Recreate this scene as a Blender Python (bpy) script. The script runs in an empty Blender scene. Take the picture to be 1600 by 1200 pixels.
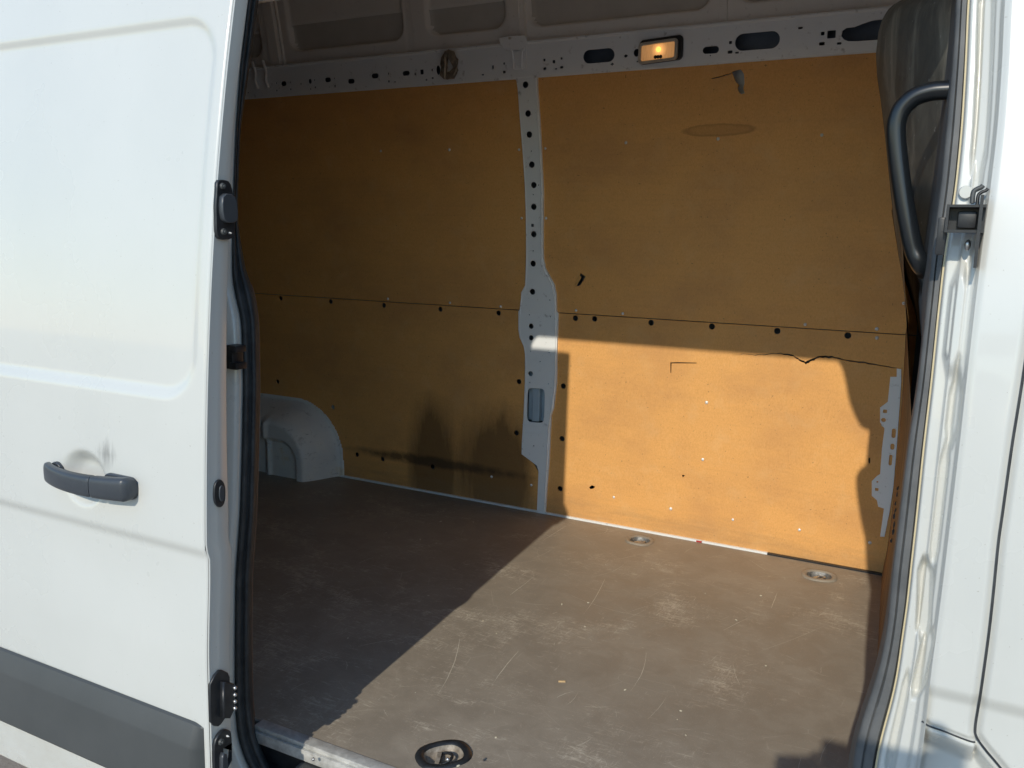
import bpy, bmesh, math, random
import numpy as np
from mathutils import Vector, Matrix
from mathutils.geometry import interpolate_bezier
random.seed(7); rng = np.random.default_rng(7)
scene = bpy.context.scene
C = scene.collection

# ------------------------------------------------------------------ camera
EYE = 1.84                      # height of the lens above the ground, metres
FPX = 1350.0                    # focal length in pixels of the 1600 x 1200 photograph
R = np.array([[0.88363626, 0.09573009, -0.45828235],
              [0.46777227, -0.13998097, 0.87269378],
              [0.01939225, -0.98551564, -0.16847214]])   # rows: world x, y, z in camera axes (right, down, forward)
cam_d = bpy.data.cameras.new('camera'); cam = bpy.data.objects.new('camera', cam_d); C.objects.link(cam)
cam_d.sensor_fit = 'HORIZONTAL'; cam_d.sensor_width = 36.0; cam_d.lens = 36.0 * FPX / 1600.0
cam_d.clip_start = 0.004; cam_d.clip_end = 900
m = Matrix.Identity(4)
for i in range(3):
    m[i][0] = R[i][0]; m[i][1] = -R[i][1]; m[i][2] = -R[i][2]
m[2][3] = EYE
cam.matrix_world = m
scene.camera = cam

# ------------------------------------------------------------------ light
SUN = Vector((0.091, -1.0, 0.60))      # towards the sun
world = bpy.data.worlds.new('World'); scene.world = world; world.use_nodes = True
wn = world.node_tree.nodes; wl = world.node_tree.links
bgn = wn['Background']; sky = wn.new('ShaderNodeTexSky'); sky.sky_type = 'NISHITA'; sky.sun_disc = False
sky.sun_elevation = math.atan2(SUN.z, math.hypot(SUN.x, SUN.y)); sky.sun_rotation = math.atan2(SUN.x, SUN.y)
sky.air_density = 1.45; sky.dust_density = 0.1; sky.ozone_density = 5.0
wl.new(sky.outputs['Color'], bgn.inputs['Color']); bgn.inputs['Strength'].default_value = 0.15
ld = bpy.data.lights.new('sun', 'SUN'); ld.energy = 2.35; ld.angle = math.radians(0.55); ld.color = (1.0, 0.915, 0.77)
lo = bpy.data.objects.new('sun', ld); C.objects.link(lo); lo.rotation_euler = SUN.to_track_quat('Z', 'Y').to_euler()
lo.location = SUN * 8
scene.view_settings.view_transform = 'Standard'; scene.view_settings.look = 'None'
scene.view_settings.exposure = 0.40; scene.view_settings.gamma = 1.0
scene.cycles.max_bounces = 10; scene.cycles.diffuse_bounces = 6
scene.cycles.sample_clamp_indirect = 6.0

# ------------------------------------------------------------------ measuring helpers
def P(u, v, x=None, y=None, z=None):
    r = R @ np.array([u - 800.0, v - 600.0, FPX])
    t = x / r[0] if x is not None else y / r[1] if y is not None else (z - EYE) / r[2]
    p = r * t
    return np.array([p[0], p[1], p[2] + EYE])
_cf = np.array([-0.00454147, 0.01771582, 0.08593876, 0.1047113, 1.10852025])
def prof(z):                      # outer skin of the slid-back door: y as a function of height (tumblehome)
    return np.polyval(_cf, np.asarray(z, float) - 1.7)
WZ = [.5, .72, 1.54, 2.44, 2.9]; WY = [3.10, 3.10, 3.08, 2.95, 2.88]
def wall(z):                      # inner lining of the far side
    return np.interp(z, WZ, WY)
def PS(u, v, s=prof, off=0.0):
    y = float(s(1.6)) + off
    for i in range(14):
        q = P(u, v, y=y); y = float(s(q[2])) + off
    return P(u, v, y=y)
FZ = 0.721                        # load floor
XD = -1.198                       # leading edge of the open door
XR = -3.62                        # rear doors

# ------------------------------------------------------------------ materials
def mat(name, base=(.5, .5, .5), rough=.5, metal=0.0, spec=.5, coat=0.0, bump=None, build=None):
    M = bpy.data.materials.new(name); M.use_nodes = True
    nt = M.node_tree; b = nt.nodes['Principled BSDF']
    b.inputs['Base Color'].default_value = (*base, 1); b.inputs['Roughness'].default_value = rough
    b.inputs['Metallic'].default_value = metal; b.inputs['Specular IOR Level'].default_value = spec
    b.inputs['Coat Weight'].default_value = coat; b.inputs['Coat Roughness'].default_value = 0.05
    if build: build(nt, b)
    return M
def coords(nt, scale=(1, 1, 1), rot=(0, 0, 0), loc=(0, 0, 0)):
    t = nt.nodes.new('ShaderNodeTexCoord'); mp = nt.nodes.new('ShaderNodeMapping')
    nt.links.new(t.outputs['Object'], mp.inputs['Vector'])
    mp.inputs['Scale'].default_value = scale; mp.inputs['Rotation'].default_value = rot; mp.inputs['Location'].default_value = loc
    return mp.outputs['Vector']
def noise(nt, vec, scale=5, detail=4, rough=.55, dist=0.0):
    n = nt.nodes.new('ShaderNodeTexNoise'); n.inputs['Scale'].default_value = scale
    n.inputs['Detail'].default_value = detail; n.inputs['Roughness'].default_value = rough; n.inputs['Distortion'].default_value = dist
    nt.links.new(vec, n.inputs['Vector']); return n.outputs['Fac']
def ramp(nt, fac, stops):
    r = nt.nodes.new('ShaderNodeValToRGB'); e = r.color_ramp.elements
    while len(e) < len(stops): e.new(0.5)
    for k, (p, c) in enumerate(stops):
        e[k].position = p; e[k].color = (*c, 1) if len(c) == 3 else c
    nt.links.new(fac, r.inputs['Fac']); return r.outputs['Color']
def mix(nt, a, b, fac, mode='MIX'):
    mx = nt.nodes.new('ShaderNodeMix'); mx.data_type = 'RGBA'; mx.blend_type = mode
    def put(sock, val):
        if hasattr(val, 'is_linked') or hasattr(val, 'links'): nt.links.new(val, sock)
        elif isinstance(val, (int, float)): sock.default_value = val
        else: sock.default_value = (*val, 1)
    put(mx.inputs[0], fac); put(mx.inputs[6], a); put(mx.inputs[7], b)
    return mx.outputs[2]
def bump(nt, b, h, strength=.3, dist=.002):
    n = nt.nodes.new('ShaderNodeBump'); n.inputs['Strength'].default_value = strength; n.inputs['Distance'].default_value = dist
    nt.links.new(h, n.inputs['Height']); nt.links.new(n.outputs['Normal'], b.inputs['Normal'])
def mth(nt, op, a, b=None):
    n = nt.nodes.new('ShaderNodeMath'); n.operation = op
    for k, v in enumerate([a, b]):
        if v is None: continue
        if isinstance(v, (int, float)): n.inputs[k].default_value = v
        else: nt.links.new(v, n.inputs[k])
    return n.outputs[0]
G = (0, 0, 0); W1 = (1, 1, 1)

def _paint(nt, b):
    v = coords(nt)
    n1 = noise(nt, v, 2.2, 5, .6); n2 = noise(nt, coords(nt, (60, 60, 7)), 1, 5, .65); sp = noise(nt, v, 210, 2, .5)
    c = ramp(nt, n1, [(.3, (.545, .555, .525)), (.7, (.585, .592, .562))])
    c = mix(nt, c, (.50, .50, .47), ramp(nt, n2, [(.60, G), (.85, (.22, .22, .22))]))
    c = mix(nt, c, (.33, .31, .27), ramp(nt, sp, [(.735, G), (.76, (.6, .6, .6))]))
    t = nt.nodes.new('ShaderNodeTexCoord'); sx = nt.nodes.new('ShaderNodeSeparateXYZ'); nt.links.new(t.outputs['Object'], sx.inputs[0])
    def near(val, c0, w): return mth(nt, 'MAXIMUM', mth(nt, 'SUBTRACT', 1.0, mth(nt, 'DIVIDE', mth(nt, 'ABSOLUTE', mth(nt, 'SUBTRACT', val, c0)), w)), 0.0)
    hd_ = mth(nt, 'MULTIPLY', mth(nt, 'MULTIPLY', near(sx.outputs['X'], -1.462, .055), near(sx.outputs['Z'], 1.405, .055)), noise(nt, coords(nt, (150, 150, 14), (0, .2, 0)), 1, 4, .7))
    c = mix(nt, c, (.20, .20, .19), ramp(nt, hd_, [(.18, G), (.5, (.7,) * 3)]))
    low_ = mth(nt, 'MULTIPLY', near(sx.outputs['Z'], .62, .55), noise(nt, coords(nt, (3, 3, 5)), 3, 6, .75))
    c = mix(nt, c, (.42, .39, .33), ramp(nt, low_, [(.22, G), (.6, (.45,) * 3)]))
    scr_ = noise(nt, coords(nt, (10, 10, 260), (0, -.35, 0)), 1, 6, .8)
    c = mix(nt, c, (.36, .36, .35), ramp(nt, scr_, [(.715, G), (.74, (.4,) * 3)]))
    nt.links.new(c, b.inputs['Base Color'])
    nt.links.new(ramp(nt, n1, [(.3, (.24,) * 3), (.7, (.36,) * 3)]), b.inputs['Roughness'])
    bump(nt, b, noise(nt, v, 400, 2, .5), .05, .0006)
M_white = mat('white_paint', (.66, .68, .67), .3, coat=.6, build=_paint)
def _ipaint(nt, b):
    v = coords(nt)
    n1 = noise(nt, v, 6, 6, .65); n2 = noise(nt, v, 38, 4, .6)
    c = ramp(nt, n1, [(.35, (.84, .87, .88)), (.7, (.88, .90, .90))])
    c = mix(nt, c, (.19, .17, .15), ramp(nt, n2, [(.62, G), (.74, (.5, .5, .5))]))
    nt.links.new(c, b.inputs['Base Color'])
M_inner = mat('inner_white_paint', (.55, .57, .58), .42, build=_ipaint)
def _arch(nt, b):
    v = coords(nt)
    n1 = noise(nt, v, 7, 6, .7); n2 = noise(nt, v, 17, 6, .72, .6); n3 = noise(nt, coords(nt, (9, 9, 30), (0, .5, 0)), 2.2, 6, .75)
    c = ramp(nt, n1, [(.3, (.66, .68, .68)), (.62, (.76, .76, .72)), (.75, (.72, .62, .42))])
    c = mix(nt, c, (.035, .03, .03), ramp(nt, n3, [(.60, G), (.70, (.6,) * 3)]))
    c = mix(nt, c, (.12, .10, .085), ramp(nt, n2, [(.58, G), (.72, (.45,) * 3)]))
    nt.links.new(c, b.inputs['Base Color'])
M_arch = mat('scuffed_arch_paint', (.5, .5, .48), .5, build=_arch)
def _board(nt, b):
    v = coords(nt)
    grain = noise(nt, coords(nt, (230, 230, 130)), 1, 5, .75)
    streak = noise(nt, coords(nt, (2.2, 2.2, 110)), 1, 6, .75)
    big = noise(nt, coords(nt, (1.4, 1, 2.2)), 1.6, 6, .65); mid = noise(nt, v, 11, 6, .7)
    c = ramp(nt, grain, [(.28, (.68, .345, .108)), (.50, (.79, .41, .132)), (.74, (.85, .475, .175))])
    c = mix(nt, c, (.58, .285, .105), ramp(nt, streak, [(.50, G), (.76, (.24,) * 3)]))
    c = mix(nt, c, (.82, .50, .22), ramp(nt, mid, [(.52, G), (.74, (.45,) * 3)]))
    c = mix(nt, c, (.50, .255, .11), ramp(nt, big, [(.45, G), (.72, (.50,) * 3)]))
    for rot_, th_, col_ in ((.12, .67, (.84, .56, .28)), (-.9, .70, (.86, .60, .32)), (1.45, .70, (.40, .20, .07))):
        sc = noise(nt, coords(nt, (4, 4, 200), (0, rot_, 0)), 1.1, 7, .82)
        c = mix(nt, c, col_, ramp(nt, sc, [(th_, G), (th_ + .03, (.55,) * 3)]))
    fleck = noise(nt, v, 130, 2, .5)
    c = mix(nt, c, (.22, .11, .05), ramp(nt, fleck, [(.70, G), (.76, (.6,) * 3)]))
    # dirt rubbed along the foot of the lining and a dark splash beside the middle post
    t = nt.nodes.new('ShaderNodeTexCoord'); sx = nt.nodes.new('ShaderNodeSeparateXYZ'); nt.links.new(t.outputs['Object'], sx.inputs[0])
    X, Z = sx.outputs['X'], sx.outputs['Z']
    def near(val, c0, w):   # 1 at c0, 0 at +-w
        d = mth(nt, 'ABSOLUTE', mth(nt, 'SUBTRACT', val, c0)); n = mth(nt, 'SUBTRACT', 1.0, mth(nt, 'DIVIDE', d, w))
        return mth(nt, 'MAXIMUM', n, 0.0)
    drip = noise(nt, coords(nt, (11, 11, 2.6)), 1, 6, .7, .5)
    st = mth(nt, 'MULTIPLY', mth(nt, 'MULTIPLY', mth(nt, 'ADD', mth(nt, 'ADD', near(X, -2.02, .13), near(X, -1.66, .17)), mth(nt, 'MULTIPLY', near(X, -1.85, .40), .45)), near(Z, .82, .40)), mth(nt, 'MULTIPLY', drip, 3.4))
    c = mix(nt, c, (.075, .045, .022), ramp(nt, st, [(.15, G), (.85, (.72,) * 3)]))
    band = mth(nt, 'MULTIPLY', near(Z, .86, .035), mth(nt, 'MULTIPLY', near(X, -2.0, .60), 2.2))
    c = mix(nt, c, (.05, .035, .022), ramp(nt, mth(nt, 'MULTIPLY', band, noise(nt, v, 22, 3, .6)), [(.12, G), (.6, (.75,) * 3)]))
    foot = mth(nt, 'MULTIPLY', near(Z, .70, .22), mth(nt, 'MULTIPLY', noise(nt, coords(nt, (4, 4, 30)), 1, 5, .7), 1.5))
    c = mix(nt, c, (.30, .19, .10), ramp(nt, foot, [(.3, G), (1, (.6,) * 3)]))
    # oval damp ring high on the right-hand sheet
    dx = mth(nt, 'DIVIDE', mth(nt, 'SUBTRACT', X, -.80), .15); dz = mth(nt, 'DIVIDE', mth(nt, 'SUBTRACT', Z, 2.205), .024)
    rr = mth(nt, 'ADD', mth(nt, 'MULTIPLY', dx, dx), mth(nt, 'MULTIPLY', dz, dz))
    rr = mth(nt, 'ADD', rr, mth(nt, 'MULTIPLY', noise(nt, v, 17, 5, .7), .9))
    c = mix(nt, c, (.27, .12, .035), ramp(nt, mth(nt, 'MULTIPLY', rr, .8), [(.0, (.22,) * 3), (.55, (.25,) * 3), (.80, (.5,) * 3), (1.0, G)]))
    nt.links.new(c, b.inputs['Base Color'])
    bump(nt, b, grain, .25, .0008)
M_board = mat('hardboard_lining', (.5, .28, .1), .62, spec=.3, build=_board)
def _plyedge(nt, b):
    l = noise(nt, coords(nt, (5, 7.5, .35)), 1, 5, .8); f = noise(nt, coords(nt, (20, 14, 5)), 1, 4, .7)
    c = ramp(nt, l, [(.36, (.07, .04, .025)), (.44, (.30, .17, .085)), (.50, (.10, .06, .035)), (.55, (.36, .21, .10)), (.60, (.13, .08, .045)), (.68, (.34, .21, .11))])
    c = mix(nt, c, (.10, .06, .035), ramp(nt, f, [(.5, G), (.75, (.6,) * 3)]))
    nt.links.new(c, b.inputs['Base Color']); bump(nt, b, l, .6, .004)
M_ply = mat('partition_plywood', (.3, .18, .08), .7, spec=.2, build=_plyedge)
def _floor(nt, b):
    v = coords(nt)
    big = noise(nt, v, 1.7, 5, .6); mid = noise(nt, v, 9, 6, .7, .4); big2 = noise(nt, coords(nt, (1, 1, 1), (0, 0, 0), (.35, .2, 0)), 3.2, 6, .7, .5)
    rub = noise(nt, coords(nt, (26, 120, 9), (0, 0, .35)), 1.0, 8, .82, .9)
    rub2 = noise(nt, coords(nt, (150, 30, 9), (0, 0, -.7)), 1.0, 8, .82, 1.2)
    fine = noise(nt, v, 330, 3, .6)
    c = ramp(nt, big, [(.3, (.265, .230, .182)), (.7, (.35, .305, .245))])
    c = mix(nt, c, (.195, .165, .13), ramp(nt, mid, [(.40, (.4,) * 3), (.58, G)]))
    c = mix(nt, c, (.62, .56, .45), ramp(nt, mth(nt, 'MULTIPLY', rub, mth(nt, 'ADD', big2, .40)), [(.50, G), (.66, (.75,) * 3)]))
    c = mix(nt, c, (.58, .52, .43), ramp(nt, mth(nt, 'MULTIPLY', rub2, mth(nt, 'ADD', big2, .40)), [(.52, G), (.66, (.7,) * 3)]))
    vv = nt.nodes.new('ShaderNodeTexVoronoi'); vv.feature = 'DISTANCE_TO_EDGE'; vv.inputs['Scale'].default_value = 5
    nt.links.new(coords(nt, (1, 2.4, 1), (0, 0, .6)), vv.inputs['Vector'])
    thin = ramp(nt, vv.outputs['Distance'], [(.0, (.5,) * 3), (.006, G)])
    c = mix(nt, c, (.48, .43, .35), mix(nt, thin, G, ramp(nt, mid, [(.45, W1), (.6, G)])))
    c = mix(nt, c, (.46, .40, .32), ramp(nt, fine, [(.58, G), (.74, (.5,) * 3)]))
    nt.links.new(c, b.inputs['Base Color'])
    nt.links.new(ramp(nt, mid, [(.3, (.42,) * 3), (.7, (.62,) * 3)]), b.inputs['Roughness'])
    bump(nt, b, fine, .2, .0008)
M_floor = mat('worn_load_floor', (.18, .14, .1), .5, spec=.35, build=_floor)
def _roofm(nt, b):
    v = coords(nt); n1 = noise(nt, v, 4, 6, .65); n2 = noise(nt, v, 60, 4, .7)
    c = ramp(nt, n1, [(.3, (.84, .80, .74)), (.7, (.88, .84, .78))])
    c = mix(nt, c, (.25, .21, .18), ramp(nt, n2, [(.6, G), (.8, (.35,) * 3)]))
    nt.links.new(c, b.inputs['Base Color'])
M_roof = mat('beige_roof_lining', (.45, .39, .34), .6, spec=.2, build=_roofm)
M_roof_shade = mat('roof_pocket_shade', (.30, .27, .235), .65, spec=.2,
              build=lambda nt, b: nt.links.new(ramp(nt, noise(nt, coords(nt), 5, 6, .7), [(.3, (.55, .52, .46)), (.7, (.64, .60, .54))]), b.inputs['Base Color']))  # darker copy of the roof lining: pocket shade put into the colour
def _grime(c0, c1, sc=30):
    def f(nt, b):
        n = noise(nt, coords(nt), sc, 5, .65); nt.links.new(ramp(nt, n, [(.35, c0), (.7, c1)]), b.inputs['Base Color'])
        bump(nt, b, noise(nt, coords(nt), sc * 12, 2), .12, .0006)
    return f
M_rubber = mat('black_rubber', (.03, .033, .036), .55, spec=.4, build=_grime((.022, .025, .028), (.055, .058, .06)))
M_seal = mat('weathered_rubber', (.06, .065, .07), .6, spec=.4, build=_grime((.088, .092, .094), (.130, .132, .132), 18))
M_clad = mat('grey_plastic', (.075, .08, .085), .5, spec=.45, build=_grime((.058, .063, .064), (.066, .071, .072), 9))
M_handle = mat('dark_grey_plastic', (.06, .066, .074), .38, spec=.5, build=_grime((.040, .047, .056), (.052, .059, .068), 14))
M_black = mat('black_plastic', (.012, .014, .017), .4, spec=.5, build=_grime((.010, .012, .015), (.03, .032, .035)))
def _dusty(nt, b):
    v = coords(nt, (1, 1, 1), (0, .5, 0)); n = noise(nt, v, 9, 7, .72, 1.2); s = noise(nt, coords(nt, (22, 6, 3.2), (.5, .0, .0)), 1, 6, .7, .8)
    c = ramp(nt, n, [(.35, (.05, .054, .05)), (.7, (.125, .122, .105))])
    c = mix(nt, c, (.30, .28, .23), ramp(nt, s, [(.48, G), (.66, (.7,) * 3)]))
    c = mix(nt, c, (.34, .33, .30), ramp(nt, noise(nt, v, 75, 3, .5), [(.70, G), (.74, (.8,) * 3)]))
    nt.links.new(c, b.inputs['Base Color'])
M_dusty = mat('dusty_black_moulding', (.05, .05, .045), .45, spec=.4, build=_dusty)
M_alu = mat('scratched_aluminium', (.6, .6, .58), .45, metal=.25, build=_grime((.42, .42, .40), (.68, .68, .65), 40))
M_steel = mat('bright_steel', (.6, .6, .6), .3, metal=.9, build=_grime((.4, .4, .4), (.75, .75, .74), 90))
M_dsteel = mat('dull_steel', (.25, .25, .25), .55, metal=.6, build=_grime((.10, .10, .10), (.34, .34, .33), 90))
M_screw = mat('zinc_screw', (.85, .85, .83), .25, metal=.2, coat=.5)
M_dust = mat('dust_filled_steel', (.4, .35, .28), .6, metal=.2, build=_grime((.20, .165, .125), (.45, .40, .33), 60))
def _ground(nt, b):
    v = coords(nt); n1 = noise(nt, v, 3, 5); n2 = noise(nt, v, 120, 4, .7)
    c = ramp(nt, n2, [(.3, (.25, .22, .20)), (.7, (.44, .395, .36))])
    c = mix(nt, c, (.30, .265, .24), ramp(nt, n1, [(.4, G), (.7, (.5,) * 3)]))
    nt.links.new(c, b.inputs['Base Color']); bump(nt, b, n2, .5, .006)
M_ground = mat('pale_concrete', (.3, .26, .22), .85, spec=.2, build=_ground)
M_dark = mat('bounce_cut_lining', (.05, .045, .04), .8, build=_grime((.04, .037, .034), (.075, .066, .058), 12))  # made-up dark tone that keeps the unseen linings from bouncing light
M_wad = mat('masking_tape', (.42, .36, .27), .7, build=_grime((.30, .25, .19), (.52, .45, .35), 50))

# ------------------------------------------------------------------ object helpers
def link(name, me, material, parent=None, smooth=False, **props):
    o = bpy.data.objects.new(name, me); C.objects.link(o)
    if material:
        if len(me.materials) == 0: me.materials.append(material)
    if parent: o.parent = parent; o.matrix_parent_inverse = parent.matrix_world.inverted()
    if smooth is True: me.polygons.foreach_set('use_smooth', [True] * len(me.polygons))
    elif smooth: me.shade_flat(); sharp(me, smooth)
    for k, v in props.items(): o[k] = v
    return o
def sharp(me, ang):
    me.polygons.foreach_set('use_smooth', [True] * len(me.polygons))
    bm = bmesh.new(); bm.from_mesh(me)
    for e in bm.edges:
        e.smooth = not (len(e.link_faces) == 2 and e.calc_face_angle(0) > math.radians(ang)) and len(e.link_faces) == 2
    bm.to_mesh(me); bm.free()
def empty(name, loc, **props):
    o = bpy.data.objects.new(name, None); C.objects.link(o); o.location = loc; o.empty_display_size = .2
    o.matrix_world = Matrix.Translation(loc)
    for k, v in props.items(): o[k] = v
    return o
def mesh(name, vs, fs):
    me = bpy.data.meshes.new(name); me.from_pydata([tuple(map(float, v)) for v in vs], [], [tuple(f) for f in fs]); me.update(); return me
def grid(name, A, flip=False):
    """A: array (rows, cols, 3)"""
    n, k = A.shape[:2]; fs = []
    for i in range(n - 1):
        for j in range(k - 1):
            a = i * k + j; f = (a, a + 1, a + k + 1, a + k); fs.append(f[::-1] if flip else f)
    return mesh(name, A.reshape(-1, 3), fs)
def box_bm(bm, lo_, hi_, bev=0.0):
    lo_ = Vector(lo_); hi_ = Vector(hi_)
    r = bmesh.ops.create_cube(bm, size=1.0); vs = r['verts']
    for v in vs: v.co = Vector(((v.co.x + .5) * (hi_.x - lo_.x) + lo_.x, (v.co.y + .5) * (hi_.y - lo_.y) + lo_.y, (v.co.z + .5) * (hi_.z - lo_.z) + lo_.z))
    if bev:
        es = {e for v in vs for e in v.link_edges}
        bmesh.ops.bevel(bm, geom=list(es), offset=bev, segments=2, affect='EDGES', profile=.6)
def box(name, lo_, hi_, material, parent=None, bev=0.0, **p):
    bm = bmesh.new(); box_bm(bm, lo_, hi_, bev); me = bpy.data.meshes.new(name); bm.to_mesh(me); bm.free()
    return link(name, me, material, parent, smooth=35 if bev else False, **p)
def plate(name, outline, holes, thick, mapfn, material, parent=None, bev=0.0, cuts=(), smooth=False, **props):
    """A sheet with real openings: filled 2-D outline, extruded; mapfn(a, b, c) -> world, c in +-thick/2 (front is +)"""
    cu = bpy.data.curves.new('tmp', 'CURVE'); cu.dimensions = '2D'; cu.fill_mode = 'BOTH'
    cu.extrude = max(thick / 2 - bev, 1e-5); cu.bevel_depth = bev; cu.bevel_resolution = 0; cu.offset = -bev
    for poly in [outline] + list(holes):
        sp = cu.splines.new('POLY'); sp.points.add(len(poly) - 1); sp.use_cyclic_u = True
        for q, p in zip(sp.points, poly): q.co = (p[0], p[1], 0, 1)
    o = bpy.data.objects.new('tmp', cu); C.objects.link(o)
    bpy.context.view_layer.update()
    me = bpy.data.meshes.new_from_object(o.evaluated_get(bpy.context.evaluated_depsgraph_get()))
    bpy.data.objects.remove(o); bpy.data.curves.remove(cu)
    bm = bmesh.new(); bm.from_mesh(me); bmesh.ops.remove_doubles(bm, verts=bm.verts, dist=1e-5)
    for z in cuts:
        bmesh.ops.bisect_plane(bm, geom=bm.verts[:] + bm.edges[:] + bm.faces[:], plane_co=(0, z, 0), plane_no=(0, 1, 0))
    for v in bm.verts: v.co = Vector(mapfn(v.co.x, v.co.y, v.co.z))
    bmesh.ops.recalc_face_normals(bm, faces=bm.faces)
    bm.to_mesh(me); bm.free(); me.materials.clear(); me.name = name
    return link(name, me, material, parent, smooth=smooth, **props)
def circ(x, z, r, n=14, rz=None):
    rz = rz or r
    return [(x + r * math.cos(2 * math.pi * k / n), z + rz * math.sin(2 * math.pi * k / n)) for k in range(n)]
def rrect(x, z, w, h, r, n=4):
    r = min(r, w / 2 - 1e-5, h / 2 - 1e-5); o = []
    for cx, cz, a0 in ((x + w / 2 - r, z + h / 2 - r, 0), (x - w / 2 + r, z + h / 2 - r, 90), (x - w / 2 + r, z - h / 2 + r, 180), (x + w / 2 - r, z - h / 2 + r, 270)):
        for k in range(n + 1):
            a = math.radians(a0 + 90 * k / n); o.append((cx + r * math.cos(a), cz + r * math.sin(a)))
    return o
def smoothpoly(pts, it=1):
    for _ in range(it):
        q = []
        for a, b in zip(pts, pts[1:] + pts[:1]):
            q += [(a[0] * .75 + b[0] * .25, a[1] * .75 + b[1] * .25), (a[0] * .25 + b[0] * .75, a[1] * .25 + b[1] * .75)]
        pts = q
    return pts
def catmull(pts, n=6, closed=False):
    pts = [np.array(p, float) for p in pts]; out = []; N = len(pts)
    rngk = range(N if closed else N - 1)
    for k in rngk:
        g = lambda i: pts[i % N] if closed else pts[min(max(i, 0), N - 1)]
        p0, p1, p2, p3 = g(k - 1), g(k), g(k + 1), g(k + 2)
        for j in range(n):
            t = j / n
            out.append(.5 * (2 * p1 + (p2 - p0) * t + (2 * p0 - 5 * p1 + 4 * p2 - p3) * t * t + (3 * p1 - p0 - 3 * p2 + p3) * t ** 3))
    if not closed: out.append(pts[-1])
    return out
def tube_bm(bm, pts, r, seg=10, closed=False, cap=True):
    pts = [Vector(p) for p in pts]; N = len(pts); rings = []
    rr = r if hasattr(r, '__len__') else [r] * N
    up = None
    for i, p in enumerate(pts):
        a = pts[i - 1] if (i or closed) else pts[i]; b = pts[(i + 1) % N] if (i < N - 1 or closed) else pts[i]
        t = (b - a).normalized()
        if up is None: up = t.orthogonal().normalized()
        up = (up - t * up.dot(t)); up = up.normalized() if up.length > 1e-6 else t.orthogonal().normalized()
        w = t.cross(up)
        rings.append([bm.verts.new(p + (up * math.cos(2 * math.pi * k / seg) + w * math.sin(2 * math.pi * k / seg)) * rr[i]) for k in range(seg)])
    for i in range(N if closed else N - 1):
        A, B = rings[i], rings[(i + 1) % N]
        for k in range(seg): bm.faces.new((A[k], A[(k + 1) % seg], B[(k + 1) % seg], B[k]))
    if cap and not closed:
        bm.faces.new(rings[0][::-1]); bm.faces.new(rings[-1])
def tube(name, pts, r, material, parent=None, seg=10, closed=False, **p):
    bm = bmesh.new(); tube_bm(bm, pts, r, seg, closed); bmesh.ops.recalc_face_normals(bm, faces=bm.faces)
    me = bpy.data.meshes.new(name); bm.to_mesh(me); bm.free()
    return link(name, me, material, parent, smooth=50, **p)
def sstep(x, a, b):
    t = np.clip((x - a) / (b - a), 0, 1); return t * t * (3 - 2 * t)
def pxw(pts, s=wall):            # photo points -> (x, z) on a curved surface
    return [tuple(PS(u, v, s)[[0, 2]]) for u, v in pts]
def interp_curve(tab):
    a = np.array(tab, float)
    def f(v):
        k = a[:, 0]; return float(np.interp(v, k, a[:, 1]))
    return f

# ================================================================== the ground
gm = mesh('ground', [(-400, -400, 0), (400, -400, 0), (400, 400, 0), (-400, 400, 0)], [(0, 1, 2, 3)])
link('ground', gm, M_ground, kind='structure')

# ================================================================== the van
van = empty('van', (-1.2, 2.1, 0), label='white panel van with its side door slid open on an empty plywood lined cargo bay', category='van')

# ---- far side: lining sheets with real bolt holes, tears and cracks
def wmap(proud):
    return lambda a, b, c: (a, float(wall(b)) - proud - c, b)
RAILB = 2.418; SEAM = 1.549
bolt = [(440, 466), (518, 471), (601, 477), (689, 483), (780, 489), (435, 596), (521, 636), (559, 710), (599, 717), (677, 729), (812, 596),
        (808, 676), (876, 763), (879, 685), (881, 603), (900, 497), (930, 498), (1018, 504), (1113, 510), (1215, 517), (1325, 524)]
bolth = [pxw([b])[0] for b in bolt]
crack_t = [(1150, 554), (1165, 552.5), (1180, 554.5), (1200, 553), (1220, 551), (1240, 554), (1249, 561), (1259, 565), (1269, 560), (1282, 555.5), (1300, 556), (1320, 561), (1350, 565), (1380, 571), (1400, 574)]
crack_b = [(u + random.uniform(-1, 1), v + (1.0 if u < 1215 else 2.6) + random.uniform(-.3, .5)) for u, v in crack_t[::-1]]
def jag(pts, n, amp, rs):
    o = []
    for a_, b_ in zip(pts[:-1], pts[1:]):
        for j in range(n): t = j / n; o.append((a_[0] + (b_[0] - a_[0]) * t + (rs.uniform(-.8, .8) if j else 0), a_[1] + (b_[1] - a_[1]) * t + rs.uniform(-amp, amp)))
    return o + [pts[-1]]
rs = random.Random(5)
top_ = jag(crack_t, 4, .75, rs)
def gapw_(u): return float(np.interp(u, [1150, 1180, 1215, 1240, 1262, 1285, 1320, 1345, 1400], [.3, .9, 1.2, 2.4, 3.6, 3.2, 1.8, 2.6, 1.2]))
bot_ = [(u + .2, v + gapw_(u) * rs.uniform(.7, 1.25)) for u, v in top_[::-1]]
crack = pxw(top_ + bot_)
lcut = pxw([(1048, 566), (1060, 565.6), (1089, 566.4), (1089, 567.6), (1062, 567.6), (1050, 567.6), (1049.5, 582), (1048, 583)])
tear1 = pxw([(1144, 113), (1150, 110.5), (1158, 109), (1163, 116), (1164, 130), (1162, 139), (1164.5, 146), (1159, 148), (1155, 144), (1153, 138), (1155, 133), (1150, 128), (1147, 120)])
tear1b = pxw([(1112, 122.6), (1124, 120), (1143, 114.5), (1143.5, 116), (1125, 121.5), (1113, 124)])
tear2 = pxw([(908, 426.5), (916, 432), (912, 439), (907, 446), (902, 447), (904, 436)])
chip1 = pxw([(921, 761), (926, 757.5), (931, 760), (928, 763), (923, 764)])
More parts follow.
